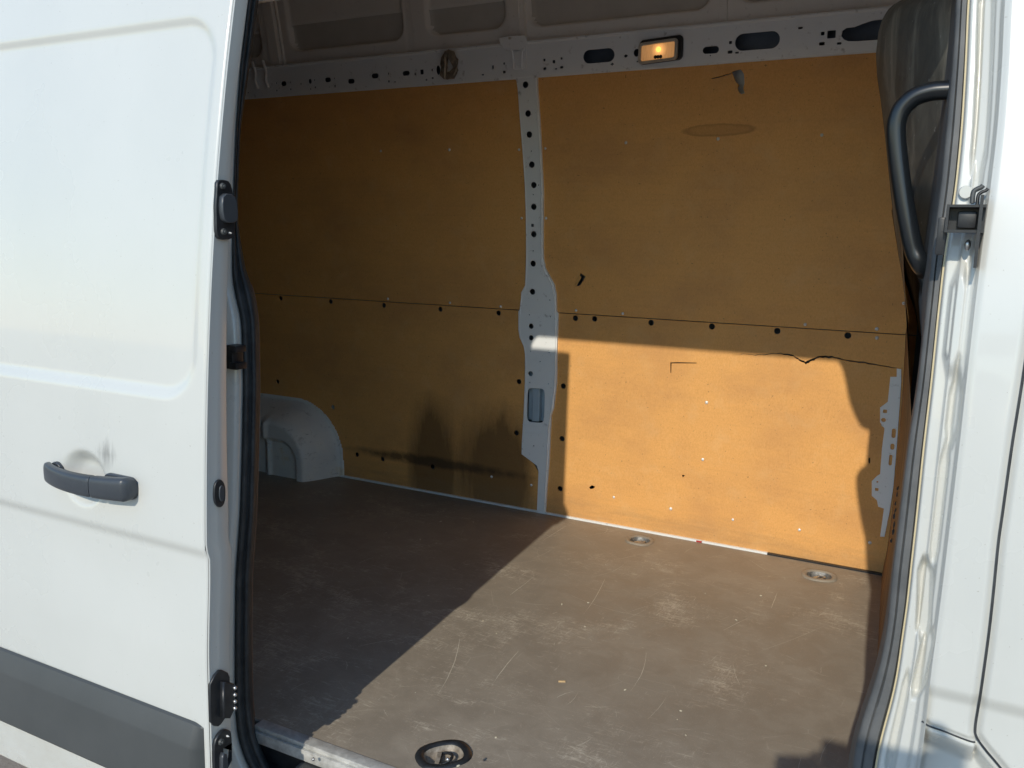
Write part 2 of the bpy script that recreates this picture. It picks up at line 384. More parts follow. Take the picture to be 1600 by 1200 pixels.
nick = pxw([(1066, 741), (1071, 742), (1067, 746)]); nick2 = pxw([(1357, 716), (1360, 714), (1360, 723), (1357.5, 724)])
LZ0 = FZ + .004
pL = [(808, 122), (812, 170), (818, 240), (823, 340), (823, 445), (817, 460), (813, 482), (813, 500), (815, 530), (821, 546), (822, 600), (821, 650), (819, 711), (842, 730), (842.5, 800)]
pR = [(836, 120), (840, 180), (844, 250), (846, 300), (845, 400), (858, 440), (864, 460), (866, 488), (866, 500), (866, 600), (858, 655), (855, 700), (851, 760), (848.5, 800)]
xL = interp_curve([(w_[1], w_[0]) for w_ in pxw(pL)[::-1]]); xR = interp_curve([(w_[1], w_[0]) for w_ in pxw(pR)[::-1]])
def sheet(left, z0, z1, holes, **p):
    zz_ = np.linspace(z0, z1, 26); f = xL if left else xR; xo = XR + .02 if left else -.14
    out = [(f(z), z) for z in zz_] + [(xo, z1), (xo, z0)]
    hs = [circ(x, z, .0112) for x, z in bolth if min(xo, f(z)) < x < max(xo, f(z)) and z0 < z < z1] + holes
    return plate('lining_sheet', out, hs, .006, wmap(.003), M_board, van, cuts=[1.2, 2.0], **p)
sh_ll = sheet(True, LZ0, SEAM - .0015, [], label='brown lower hardboard sheet with dark dirty stains near the floor')
sh_lr = sheet(False, LZ0, SEAM - .0015, [crack, lcut, chip1, nick, nick2], label='sunlit lower hardboard sheet with a long jagged crack')
sh_ul = sheet(True, SEAM + .0015, RAILB + .003, [])
sh_ur = sheet(False, SEAM + .0015, RAILB + .003, [tear1, tear1b, tear2], label='upper hardboard sheet with a torn hole near the top')
# the flap bent out of the little tear
fl = [PS(u, v, wall) for u, v in [(903, 436), (906, 430), (910.5, 433), (905, 445), (899.5, 448)]]
fv = [(p[0], p[1] - .008 - .012 * k, p[2]) for p, k in zip(fl, (0, 0, .3, 1, 1))]
link('torn_flap', mesh('torn_flap', fv, [(0, 1, 2, 3, 4)]), M_board, sh_ur)
box('inner_rib', (-.80, 3.02, 2.05), (-.55, 3.04, 2.42), M_inner, van)
# white strip and red mark at the foot of the lining
box('edge_strip', (XR + .02, 3.083, FZ - .004), (-.56, 3.0945, FZ + .005), M_inner, van)
box('edge_strip', (-.556, 3.078, FZ - .004), (-.15, 3.0945, FZ + .005), M_black, van)
q = P(1094, 846, z=FZ); box('red_tape', (q[0] - .011, 3.074, FZ + .001), (q[0] + .009, 3.0775, FZ + .006), mat('red_tape', (.45, .03, .03), .5), van)

# screws: one mesh, each screw its own part
bm = bmesh.new(); bmesh.ops.create_uvsphere(bm, u_segments=8, v_segments=4, radius=.0062)
for v in bm.verts: v.co.y *= .45
bmesh.ops.create_uvsphere(bm, u_segments=6, v_segments=3, radius=.0026, matrix=Matrix.Translation((0, -.002, 0)))
sm = bpy.data.meshes.new('screw'); bm.to_mesh(sm); bm.free(); sm.materials.append(M_screw); sm.polygons.foreach_set('use_smooth', [True] * len(sm.polygons))
for u, v in [(702, 234), (978, 223), (1122, 217), (1284, 211), (852, 232), (811, 234), (606, 467), (703, 473), (782, 479), (900, 485), (973, 490), (1258, 507),
             (1370, 514), (1370, 528), (1412, 474), (768, 745), (830, 758), (1104, 629), (1098, 718), (959, 777), (1048, 795), (1145, 812), (1249, 828),
             (1359, 848), (815, 341), (853, 341), (595, 236), (1380, 664)]:
    p = PS(u, v, wall, -.007); o = bpy.data.objects.new('screw', sm); C.objects.link(o); o.location = p; o.parent = van; o.matrix_parent_inverse = van.matrix_world.inverted()
    s = random.uniform(.85, 1.1); o.scale = (s, s, s)

# outer skin and inner ribs of the far side (seen through the openings)
A = np.array([[(x, float(wall(z)) + .085, z) for x in (XR, -1.0, 1.7)] for z in (.45, .9, 1.54, 2.0, 2.44, 2.75, 3.12)])
link('far_side_skin', grid('far_side_skin', A), mat('blue_grey_primer', (.2, .24, .3), .5, build=_grime((.13, .16, .21), (.22, .27, .33), 6)), van)

# ---- wheel arch box
xs = np.arange(-3.58, -2.47, .006); zs = np.arange(.70, 1.09, .006); X, Z = np.meshgrid(xs, zs)
def rb(X, Z, x0, x1, z0, z1, r):
    qx = np.abs(X - (x0 + x1) / 2) - (x1 - x0) / 2 + r; qz = np.abs(Z - (z0 + z1) / 2) - (z1 - z0) / 2 + r
    return np.minimum(np.maximum(qx, qz), 0) + np.hypot(np.maximum(qx, 0), np.maximum(qz, 0)) - r
d = rb(X, Z, -3.8, -2.500, .2, 1.070, .27)
Y = 3.088 - .004 * sstep(-d, 0, .004) - .168 * sstep(-d, .012, .105) ** .8
rc = rb(X, Z, -2.98, -2.635, .5, .900, .10); Y += .024 * sstep(-rc, -.004, .016)
Y += -.010 * np.exp(-((X + 2.815 - .12 * np.maximum(Z - .95, 0)) / .012) ** 2) * sstep(-d, .05, .10)
Y += .012 * sstep(-(X + 2.83), 0, .02) * sstep(-d, .04, .1)
Y = np.where(d > 0, 3.11, Y)
link('wheel_arch', grid('wheel_arch', np.stack([X, Y, Z], -1)), M_arch, van, smooth=True)

# ---- cant rail with its stamped openings
def c2(X, Y): return (360 + X / 4, Y / 4)
def c3(X, Y): return (700 + X / 4, Y / 4)
def c4(X, Y): return (1050 + X / 4, Y / 4)
def phole(c, w, h, kind):     # opening given by photo centre and size
    a = PS(*c, wall, -.02); sx = a[1] / FPX / 1.02 * 1.10; sz = a[1] / FPX * 1.02
    w *= sx; h *= sz
    if kind == 'o': return circ(a[0], a[2], w / 2, 14, h / 2)
    if kind == 's': return rrect(a[0], a[2], w, h, h / 2, 5)
    if kind == 'q': return rrect(a[0], a[2], w, h, .0015, 1)
    if kind == 'd': return circ(a[0], a[2], w / 2, 4, h / 2)
RH = []
for X, Y, w, h, k in [(330, 522, 50, 34, 's'), (495, 507, 28, 36, 'o'), (606, 498, 52, 32, 's'), (752, 507, 56, 32, 's'), (901, 473, 58, 34, 's'), (1095, 457, 58, 32, 's'),
                      (1194, 449, 26, 32, 'q'), (1258, 436, 12, 16, 'q'), (1261, 487, 16, 12, 'q'), (1153, 463, 14, 14, 'o'), (1222, 498, 18, 18, 'd'),
                      (987, 508, 14, 14, 'q'), (1025, 511, 12, 9, 'q'), (985, 459, 10, 14, 'q'), (646, 489, 9, 12, 'q'), (650, 536, 14, 14, 'q'), (616, 543, 10, 10, 'd'),
                      (527, 545, 14, 12, 'q'), (497, 555, 12, 10, 'q'), (522, 499, 9, 12, 'q'), (437, 524, 12, 12, 'o'), (370, 514, 9, 12, 'q'), (373, 557, 14, 12, 'q'),
                      (283, 519, 10, 12, 'q'), (286, 565, 14, 12, 'q'), (107, 578, 12, 10, 'q'), (1575, 466, 16, 10, 'q'), (1296, 437, 30, 62, 'o')]:
    RH.append(phole(c2(X, Y), w / 4, h / 4, k))
for X, Y, w, h, k in [(278, 418, 14, 22, 'q'), (348, 396, 13, 14, 'q'), (349, 449, 20, 16, 'q'), (600, 374, 14, 16, 'q'), (602, 428, 20, 15, 'q'),
                      (659, 384, 18, 20, 'q'), (707, 364, 14, 14, 'q'), (708, 419, 20, 15, 'q'), (673, 429, 14, 9, 'q'), (940, 348, 200, 80, 's'), (1109, 348, 26, 20, 'd'), (1024, 400, 24, 18, 'd'),
                      (1184, 383, 16, 9, 'q'), (1176, 328, 34, 46, 'o')]:
    RH.append(phole(c3(X, Y), w / 4, h / 4, k))
for X, Y, w, h, k in [(241, 311, 92, 40, 's'), (364, 264, 16, 17, 'q'), (361, 324, 26, 17, 'q'), (405, 328, 20, 10, 'q'), (238, 346, 8, 8, 'o'), (531, 255, 242, 92, 's'), (801, 173, 24, 12, 's'),
                      (941, 208, 18, 18, 'q'), (936, 272, 28, 18, 'q'), (996, 213, 42, 40, 'q'), (1044, 270, 22, 12, 'q')]:
    RH.append(phole(c4(X, Y), w / 4, h / 4, k))
wallr = lambda z: wall(z) - .02
RH.append(pxw([(1314.5, 56), (1316, 48), (1322, 43.5), (1335, 42), (1347, 37), (1362, 32), (1380, 29), (1408, 24), (1415, 60), (1380, 61), (1340, 64), (1325, 64), (1318, 61)], wallr))
rz0, rz1 = RAILB - .004, 2.532
def rmap(a, b, c): return (a, float(wall(b)) - .016 - c, b)
rail = plate('cant_rail', [(XR + .02, rz0), (-.02, rz0), (-.02, rz1), (XR + .02, rz1)], RH, .003, rmap, M_inner, van, bev=.0006)
# lower return lip, upper lip with a step
bm = bmesh.new()
box_bm(bm, (XR + .02, float(wall(rz0)) - .0145, rz0 - .003), (-.02, float(wall(rz0)) - .001, rz0 + .001))
tube_bm(bm, [(XR + .02, float(wall(2.53)) - .019, rz1 - .002), (-.02, float(wall(2.53)) - .019, rz1 - .002)], .006, 8)
me = bpy.data.meshes.new('rail_lip'); bm.to_mesh(me); bm.free(); link('rail_lip', me, M_inner, rail, smooth=40)
# weld beads where the far bracket meets the rail
for dx in (-.03, .03):
    a = PS(405, 100, wallr); b_ = PS(413, 138, wallr)
    tube('bracket_rib', [(a[0] + dx, a[1] - .01, a[2] + .01), (a[0] + dx + .02, a[1] - .012, a[2] - .04), (b_[0] + dx - .01, b_[1] - .012, b_[2] + .03), (b_[0] + dx, b_[1] - .008, b_[2])], .006, M_inner, rail, 8)

# ---- middle post with round openings and its rectangular window
pl = [(802, 120.5), (806, 126), (808, 140), (810, 170), (815, 230), (819, 290), (821, 340), (821, 400), (819.5, 446), (813.5, 457), (812, 483), (809, 487), (809, 515), (811, 528), (817, 540), (819.5, 555), (819, 600), (817, 650), (814.5, 690), (814, 710), (838, 728), (840.5, 738), (838, 799), (851, 802),
      (853, 770), (857, 720), (860, 650), (864, 638), (868.5, 600), (869.5, 540), (871, 490), (868.5, 486), (868, 460), (865, 445), (859, 434), (851, 419), (848, 404), (847.5, 380), (848, 300), (845.5, 250), (842, 180), (838.5, 135), (838.5, 118)]
PH = []
for u, v in [(820, 132), (824, 177), (826, 210), (830, 257), (833, 289), (833, 323), (833, 366), (832, 412), (831, 456), (829, 510), (829, 528), (828, 584)]:
    a = PS(u, v, wallr); r = .0118 if v < 500 else .0105; PH.append(circ(a[0], a[2], r, 16))
for u, v in [(829, 236), (840, 289), (832, 304), (832, 392), (858, 469), (826, 492), (859, 495), (828, 549), (857, 551), (843, 565), (827, 598), (856, 600), (833, 697)]:
    a = PS(u, v, wallr); PH.append(circ(a[0], a[2], .0028, 7))
a = PS(831, 352, wallr); PH.append(rrect(a[0], a[2], .011, .011, .001, 1))
a = pxw([(827, 606.5), (837, 607), (847, 607.8), (850.5, 612), (850, 635), (849, 657), (845.5, 661), (836, 660.5), (826, 659.5), (822.5, 655), (823, 633), (823.5, 611)], wallr); PH.append(smoothpoly(a, 1))
pmap = lambda a_, b_, c_: (a_, float(wall(b_)) - .014 - c_, b_)
post = plate('middle_post', pxw(pl, wallr), PH, .003, pmap, M_inner, van, bev=.0006, cuts=[1.54])
# raised flange following both edges, side return, and the strip seen inside the window
def edge_tube(pts, name, r, dy):
    w = [PS(u, v, wallr) for u, v in pts]; return tube(name, [(p[0], p[1] + dy, p[2]) for p in w], r, M_inner, post, 6)
edge_tube(catmull([(836, 122), (840, 190), (845.5, 300), (845, 400), (850, 424), (862, 446), (866, 480), (867, 540), (866, 600), (861, 640), (856.5, 670), (853, 740), (849.5, 798)], 3), 'flange', .0032, .003)
edge_tube(catmull([(811, 170), (820, 290), (822, 400), (820.5, 448), (815, 459), (811, 500), (813, 528), (820, 550), (820.5, 600), (818, 660)], 3), 'flange', .0022, .004)
wd = pxw(pl, wallr)
vs = []; fs = []
for (x, z) in wd: vs += [(x, float(wall(z)) - .015, z), (x, float(wall(z)) - .001, z)]
for k in range(len(wd)):
    a_ = 2 * k; b_ = 2 * ((k + 1) % len(wd)); fs.append((a_, b_, b_ + 1, a_ + 1))
link('post_return', mesh('post_return', vs, fs), M_inner, post)
a = PS(836, 634, wallr)
bm = bmesh.new(); box_bm(bm, (a[0] - .05, 3.112, 1.1), (a[0] + .05, 3.13, 1.4)); box_bm(bm, (a[0] - .022, 3.085, 1.1), (a[0] + .012, 3.112, 1.4), .004)
me = bpy.data.meshes.new('inner_channel'); bm.to_mesh(me); bm.free(); link('inner_channel', me, mat('pale_blue_primer', (.42, .52, .60), .4, build=_grime((.38, .48, .56), (.46, .55, .62), 9)), post)
for v0 in (664, 676):
    a = PS(816, v0, wallr); b_ = PS(856, v0 + 2, wallr)
    tube('overlap_seam', [(a[0], a[1] + .003, a[2]), (b_[0], b_[1] + .003, b_[2])], .0011, M_inner, post, 5)
# bracket joining post and roof bow
bo = pxw([(783, 61), (800, 58), (824, 57), (827, 67), (824, 80), (824, 106), (820, 109), (806, 109), (803, 106), (800, 80), (792, 78), (785, 74)], wallr)
br = plate('bow_bracket', bo, [phole((810, 102), 2.2, 5.5, 'q'), phole((800, 61), 6, 3.4, 's'), phole((808, 79.5), 11, 1.6, 's')], .004, lambda a_, b_, c_: (a_, float(wall(b_)) - .026 - .25 * max(0, b_ - 2.50) - c_, b_), M_inner, van, bev=.0012)
for pts in ([(788, 62), (792, 77), (801, 80), (804, 108)], [(822, 60), (820, 78), (817, 82), (816, 108)]):
    w = [PS(u, v, wallr) for u, v in pts]; tube('bracket_rib', catmull([(p[0], p[1] - .008, p[2]) for p in w], 4), .0042, M_inner, br, 6)

# ---- interior lamp, switched on
a = PS(1031, 82, wallr); X0, Z0 = a[0], a[2]; Y0 = float(wall(Z0)) - .018
lam = empty('lamp', (X0, Y0, Z0)); lam.parent = van; lam.matrix_parent_inverse = van.matrix_world.inverted()
def lmap(y0): return lambda a_, b_, c_: (X0 + a_ + .02 * 0, y0 - c_, Z0 + b_ + .05 * a_)
plate('lamp_base', rrect(.006, .006, .150, .078, .014), [], .016, lmap(Y0 - .008), M_black, lam, bev=.002)
plate('lamp_frame', rrect(0, 0, .136, .068, .012), [rrect(0, -.001, .116, .050, .006)], .012, lmap(Y0 - .022), mat('cream_plastic', (.55, .50, .42), .4), lam, bev=.002)
def _lens(nt, b):
    v = coords(nt, (1, 1, 1)); w = noise(nt, coords(nt, (400, 400, 40)), 1, 2)
    b.inputs['Emission Color'].default_value = (1.0, .45, .13, 1)
    t = nt.nodes.new('ShaderNodeTexCoord'); sp = nt.nodes.new('ShaderNodeVectorMath'); sp.operation = 'DISTANCE'
    nt.links.new(t.outputs['Object'], sp.inputs[0]); sp.inputs[1].default_value = (X0 + .004, Y0 - .022, Z0 + .004)
    nt.links.new(ramp(nt, sp.outputs['Value'], [(.0, (1.0,) * 3), (.010, (.70,) * 3), (.028, (.30,) * 3), (.075, (.17,) * 3)]), b.inputs['Emission Strength'])
    nt.links.new(ramp(nt, w, [(.3, (.50, .40, .30)), (.7, (.66, .54, .42))]), b.inputs['Base Color']); bump(nt, b, w, .6, .002)
plate('lamp_lens', rrect(0, -.001, .117, .051, .006), [], .006, lmap(Y0 - .020), mat('warm_lens', (.5, .4, .3), .35, build=_lens), lam, bev=.0015)
mb = mat('lit_bulb', (1, .6, .2), .4); b = mb.node_tree.nodes['Principled BSDF']; b.inputs['Emission Color'].default_value = (1, .50, .10, 1); b.inputs['Emission Strength'].default_value = 1.4
bm = bmesh.new(); bmesh.ops.create_uvsphere(bm, u_segments=14, v_segments=10, radius=.0085, matrix=Matrix.Translation((X0 + .002, Y0 - .024, Z0 + .006)))
me = bpy.data.meshes.new('bulb'); bm.to_mesh(me); bm.free(); link('bulb', me, mb, lam, smooth=True)
bm = bmesh.new()
for dx in (-.009, 0, .009): bmesh.ops.create_uvsphere(bm, u_segments=8, v_segments=6, radius=.0062, matrix=Matrix.Translation((X0 + .002 + dx, Y0 - .0245, Z0 - .018)))
me = bpy.data.meshes.new('bulb_holder'); bm.to_mesh(me); bm.free(); link('bulb_holder', me, M_black, lam, smooth=True)

# ---- roof: curved side of the high roof with pressed pockets, flat top beyond
RY1, RZ1 = 2.38, 3.00
def ys(z): return 2.945 - .20 * (np.asarray(z, float) - 2.52) - .9 * np.maximum(np.asarray(z, float) - 2.74, 0) ** 2
def PRz(u, v): q_ = PS(u, v, ys); return q_[0], q_[2]
xs = np.concatenate([np.linspace(XR + .02, -3.1, 12), np.arange(-3.09, -.05, .0075), np.linspace(-.04, .3, 8)])
zs = np.concatenate([np.arange(2.505, 2.90, .0045)])
X, Z = np.meshgrid(xs, zs); dep = np.zeros_like(X); low = np.zeros_like(X)
pkx = []
for (l_, vl), (r_, vr), zi in (((455, 84), (632, 62), .105), ((668, 60), (791, 43), .095), ((826, 44), (1112, 16), .10), ((1150, 7), (1345, -12), .10), ((330, 100), (412, 88), .1)):
    xl, z1_ = PRz(l_, vl); xr, z2_ = PRz(r_, vr); zb = (z1_ + z2_) / 2; pkx.append((xl, xr, zb))
    d = rb(X, Z, xl, xr, zb, zb + .42, .055)
    dd_ = sstep(-d, 0, .014) * (.030 - .016 * sstep(Z - zb, zi - .012, zi + .012))
    dep = np.maximum(dep, dd_); low = np.maximum(low, (d < -.006) * (Z < zb + zi))
Y = ys(Z) + dep
for u_, v_ in ((640, 88), (645, 88), (446, 98)):
    xc, _ = PRz(u_, v_); Y += .0035 * np.exp(-((X - xc) / .0035) ** 2) * (dep < .004)
A = np.stack([X, Y, Z], -1)
top = []
for t in np.linspace(.06, 1, 14):
    a_ = t * math.pi / 2; top.append(np.stack([xs, np.full_like(xs, RY1 + (float(ys(2.90)) + .0 - RY1) * math.cos(a_)), np.full_like(xs, 2.90 + .10 * math.sin(a_))], -1))
nlow = len(zs)
A = np.concatenate([A, np.array(top)], 0)
me = grid('roof_side', A); me.materials.append(M_roof); me.materials.append(M_roof_shade)
mi = np.zeros((A.shape[0] - 1, A.shape[1] - 1), int); mi[:nlow - 1] = (low[:-1, :-1] > 0).astype(int)
me.polygons.foreach_set('material_index', mi.reshape(-1))
link('roof_side', me, None, van, smooth=True)
# bows: flat pressed ribs across the roof, one with a raised strap
def bow(xc, w, h, name='roof_bow', m_=None):
    A = []
    for z in np.linspace(2.53, 2.90, 20):
        y = float(ys(z)); A.append([(xc - w / 2, y + .004, z), (xc - w / 2 + .004, y - h, z), (xc + w / 2 - .004, y - h, z), (xc + w / 2, y + .004, z)])
    for y, z in ((2.80, 2.96), (2.6, 2.985), (2.3, 2.99), (1.6, 2.99)): A.append([(xc - w / 2, y, z + .01), (xc - w / 2 + .004, y, z - h), (xc + w / 2 - .004, y, z - h), (xc + w / 2, y, z + .01)])
    return link(name, grid(name, np.array(A)), m_ or M_roof, van, smooth=30)
xa, _ = PRz(796, 40); xb, _ = PRz(823, 38)
bow((xa + xb) / 2, abs(xb - xa), .012); bow((xa + xb) / 2 + .010, .016, .017)
xa, _ = PRz(1131, 10); bow(xa, .03, .006)
xa, _ = PRz(428, 60); bow(xa, .055, .016); bow(xa + .04, .012, .008)
box('roof_top', (XR, 1.45, RZ1 + .03), (1.7, RY1 + .02, RZ1 + .05), M_roof, van)
box('roof_skin', (XR - .02, 1.30, RZ1 + .10), (1.7, 3.05, RZ1 + .12), M_white, van)

# ---- load floor with recessed lashing eyes
cups = [((-.918, 1.462), .060, .048, math.radians(52)), ((-1.008, 2.978), .051, .050, 0.0), ((-.361, 2.963), .056, .050, math.radians(8))]
def cupring(c, a_, b_, rot, k=1.0, n=28):
    o = []
    for i in range(n):
        t = 2 * math.pi * i / n; x = abs(math.cos(t)) ** .8 * math.copysign(a_ * k, math.cos(t)); y = abs(math.sin(t)) ** .8 * math.copysign(b_ * k, math.sin(t))
        o.append((c[0] + x * math.cos(rot) - y * math.sin(rot), c[1] + x * math.sin(rot) + y * math.cos(rot)))
    return o
plate('load_floor', [(XR + .02, 1.368), (-.04, 1.368), (-.12, 3.0765), (XR + .02, 3.0765)], [cupring(c, a_, b_, r, .76) for c, a_, b_, r in cups], .012,
      lambda a_, b_, c_: (a_, b_, FZ - .006 + c_), M_floor, van)
for k, (c, a_, b_, r) in enumerate(cups):
    far = k > 0
    e = empty('lashing_eye', (c[0], c[1], FZ)); e.parent = van; e.matrix_parent_inverse = van.matrix_world.inverted()
    e['label'] = ['black rimmed lashing eye near the door sill', 'steel lashing eye beside the sunlit wall', 'steel lashing eye near the front right corner'][k]
    rings = []
    for kk, zz_ in ((1.04, .0003), (1.0, .0050), (.80, .0062), (.72, .0010), (.62, -.016), (.40, -.020)):
        rings.append([(x, y, FZ + zz_) for x, y in cupring(c, a_, b_, r, kk)])
    A = np.array(rings); A = np.concatenate([A, A[:, :1]], 1)
    me = grid('cup', A[:4]); link('rim', me, M_floor if far else M_black, e, smooth=True)
    A2 = A[3:]; v = [tuple(p) for ring in A2 for p in ring[:-1]]; n = len(A2[0]) - 1; f = []
    for i in range(len(A2) - 1):
        for j in range(n): f.append((i * n + j, i * n + (j + 1) % n, (i + 1) * n + (j + 1) % n, (i + 1) * n + j))
    f.append(tuple((len(A2) - 1) * n + j for j in range(n)))
    link('cup', mesh('cup', v, f), M_dsteel if far else M_dust, e, smooth=True)
    D = []
    for t in np.linspace(-math.pi * .5, math.pi * .5, 12): D.append((.027 * math.cos(t), .022 * math.sin(t)))
    ca, sa = math.cos(r - .5), math.sin(r - .5)
    D3 = [(c[0] + (x - .008) * ca - y * sa, c[1] + (x - .008) * sa + y * ca, FZ - .010 + .006 * (x / .02)) for x, y in D]
    tube('ring', D3 , .0036, M_steel if far else M_black, e, 8, closed=True)
    bm = bmesh.new(); box_bm(bm, (-.005, -.022, -.004), (.005, .022, .004), .001)
    bmesh.ops.transform(bm, matrix=Matrix.Translation((c[0] - .012 * ca, c[1] - .012 * sa, FZ - .010)) @ Matrix.Rotation(r - .5, 4, 'Z'), verts=bm.verts)
    me = bpy.data.meshes.new('ring_clamp'); bm.to_mesh(me); bm.free(); link('ring_clamp', me, M_steel if far else M_dust, e, smooth=40)
# scratches gouged through the floor film, tiny crumbs
M_scr = mat('bare_scratch', (.44, .39, .31), .7, build=_grime((.48, .43, .34), (.72, .66, .55), 120))
bm = bmesh.new()
def scratch(p0, p1, w, bend=.0):
    p0 = Vector(p0); p1 = Vector(p1); d = p1 - p0; nrm = Vector((-d.y, d.x)).normalized(); n = 10; L = []
    for i in range(n + 1):
        t = i / n; c = p0 + d * t + nrm * bend * math.sin(math.pi * t) + nrm * random.uniform(-.0006, .0006)
        ww = w * (.25 + .75 * math.sin(math.pi * min(1, t * 1.1 + .05)) ** .5) * random.uniform(.6, 1)
        L.append((bm.verts.new((c.x + nrm.x * ww, c.y + nrm.y * ww, FZ + .0004)), bm.verts.new((c.x - nrm.x * ww, c.y - nrm.y * ww, FZ + .0004))))
    for i in range(n):
        bm.faces.new((L[i][0], L[i][1], L[i + 1][1], L[i + 1][0]))
for (a_, b_, w, bd) in [((718, 999), (684, 1086), .0011, .01), ((810, 1018), (769, 1070), .0011, -.003), ((700, 1135), (706, 1131), .001, 0), ((1010, 1020), (985, 1080), .0008, .01),
                        ((884, 822), (848, 845), .0010, .0), ((797, 930), (836, 900), .0009, .0), ((560, 1010), (620, 1000), .0008, .004), ((436, 935), (470, 920), .0012, .01),
                        ((945, 905), (912, 960), .0008, .005), ((1205, 950), (1215, 925), .001, .0), ((1130, 985), (1176, 962), .0007, 0), ((870, 1090), (900, 1080), .0008, .004), ((560, 880), (590, 868), .0008, 0)]:
    scratch(P(*a_, z=FZ)[:2], P(*b_, z=FZ)[:2], w, bd)
for i in range(210):
    x = random.uniform(-2.6, -.1); y = random.uniform(1.42, 3.02); a_ = random.gauss(.9, .6) if random.random() < .6 else random.uniform(0, 3.14); l_ = random.expovariate(1 / .06) + .01
    scratch((x, y), (x + l_ * math.cos(a_), min(3.06, y + l_ * math.sin(a_))), random.uniform(.00025, .0006), random.uniform(-.012, .012) * l_ * 8)
me = bpy.data.meshes.new('scratches'); bm.to_mesh(me); bm.free(); link('scratch_marks', me, M_scr, van, kind='stuff')
bm = bmesh.new()
for i in range(34):
    x = random.uniform(-1.9, -.2); y = random.uniform(1.42, 3.0); s = random.uniform(.0012, .0032)
    r_ = bmesh.ops.create_icosphere(bm, subdivisions=1, radius=s, matrix=Matrix.Translation((x, y, FZ + s * .4)) @ Matrix.Rotation(random.uniform(0, 3), 4, 'Z') @ Matrix.Diagonal((random.uniform(1, 2.5), 1, .6, 1)))
me = bpy.data.meshes.new('crumbs'); bm.to_mesh(me); bm.free()
link('crumbs', me, mat('pale_crumb', (.6, .55, .42), .8), kind='stuff', label='pale crumbs and grit scattered on the worn load floor', category='crumbs')
q = P(878, 1066, z=FZ); q2 = P(793, 940, z=FZ)
for nm, qq, r_ in (('wood_chip', q, .5), ):
    bm = bmesh.new(); box_bm(bm, (-.009, -.003, .0008), (.009, .003, .004), .0008)
    bmesh.ops.transform(bm, matrix=Matrix.Translation((qq[0], qq[1], FZ)) @ Matrix.Rotation(r_, 4, 'Z'), verts=bm.verts)
    me = bpy.data.meshes.new(nm); bm.to_mesh(me); bm.free()
    link(nm, me, mat('raw_chip', (.6, .42, .22), .8), label='small pale wood chip lying on the sunlit load floor', category='wood chip')

# ---- sill: aluminium edge strip, riser and step
box('sill_strip', (-1.356, 1.343, FZ - .012), (-.062, 1.372, FZ + .003), M_alu, van, bev=.002)
box('sill_lip', (-1.36, 1.336, FZ - .034), (-.06, 1.3425, FZ - .008), M_alu, van, bev=.001)
box('step_riser', (-1.42, 1.348, .36), (-.03, 1.37, FZ - .0345), M_black, van)
box('step_tread', (-1.42, 1.20, .34), (-.03, 1.347, .359), M_black, van)
q = P(500, 1190, y=1.325); box('door_guide', (-1.21, 1.315, FZ - .075), (-.3, 1.347, FZ - .038), M_clad, van, bev=.003)
for u in (490, 700): 
    q = P(u, 1186, y=1.315); bm = bmesh.new(); bmesh.ops.create_uvsphere(bm, u_segments=8, v_segments=5, radius=.004, matrix=Matrix.Translation((q[0], 1.314, q[2])))
    me = bpy.data.meshes.new('guide_bolt'); bm.to_mesh(me); bm.free(); link('guide_bolt', me, M_steel, van, smooth=True)

# ---- near side: body shell behind the door, over the opening, cab side
def side_grid(name, x0, x1, z0, z1, off, material, nx=10, nz=60, parent=van):
    A = np.array([[(x, float(prof(z)) + off, z) for x in np.linspace(x0, x1, nx)] for z in np.linspace(z0, z1, nz)])
    return link(name, grid(name, A), material, parent, smooth=True)
side_grid('rear_side_skin', XR, -1.43, .5, 3.12, .195, M_white)
side_grid('rear_side_lining', XR, -1.50, .5, 3.10, .315, M_dark)
box('header', (-1.6, 1.395, 2.453), (.1, 1.47, 3.12), M_inner, van)
# rounded upper rear corner of the opening
cx0, cz0, rr = -1.322, 2.336, .063
cor = [(-1.46, 2.41)] + [(cx0 - rr * math.cos(t), cz0 + rr * math.sin(t)) for t in np.linspace(math.pi / 2, 0, 10)] + [(-1.46, 2.336)]
plate('corner_plate', cor, [], .02, lambda a_, b_, c_: (a_, 1.51 - c_, b_), M_inner, van)
front_shade_outline = [(.0, 2.455), (-.26, 2.455), (-.215, 2.42), (-.196, 2.37), (-.180, 2.30), (-.155, 2.245), (-.125, 2.20), (-.0, 2.195)]  # unseen front corner plate, added and shaped to shadow the far lining
plate('corner_plate', smoothpoly(front_shade_outline, 1), [], .02, lambda a_, b_, c_: (a_, 1.45 - c_, b_), M_inner, van)
# cargo bay ends
box('rear_door_lining', (XR - .02, 1.3, .5), (XR + .02, 3.18, 3.12), M_dark, van, label='dark inside of the closed rear doors')
box('underbody', (XR, 1.30, .45), (1.7, 3.15, .64), M_black, van)

# ---- rear (left) door post: painted flange and its rubber seal
LV = [-40, 0, 100, 200, 300, 350, 400, 430, 470, 500, 550, 600, 700, 800, 900, 1000, 1100, 1150, 1180, 1210, 1250]
cL = interp_curve([(-40, 394), (0, 388), (100, 376), (200, 369), (300, 365), (400, 363), (430, 363), (450, 365), (500, 377), (600, 380), (700, 378), (800, 375), (900, 368), (1000, 367), (1100, 367), (1150, 371), (1180, 380), (1210, 394), (1250, 418)])
cR = interp_curve([(-40, 412), (0, 404), (100, 391), (200, 376), (300, 372), (350, 372), (400, 380), (430, 386), (450, 396), (500, 404), (600, 406), (700, 404), (800, 401), (900, 394), (1000, 393), (1100, 395), (1150, 402), (1180, 414), (1210, 430), (1250, 452)])
def smooth_curve(f, w=46.0):
    return lambda v: sum(f(v + w * k / 6.0) * (7 - abs(k)) for k in range(-6, 7)) / 49.0
cL = smooth_curve(cL, 22); cR = smooth_curve(cR, 22)
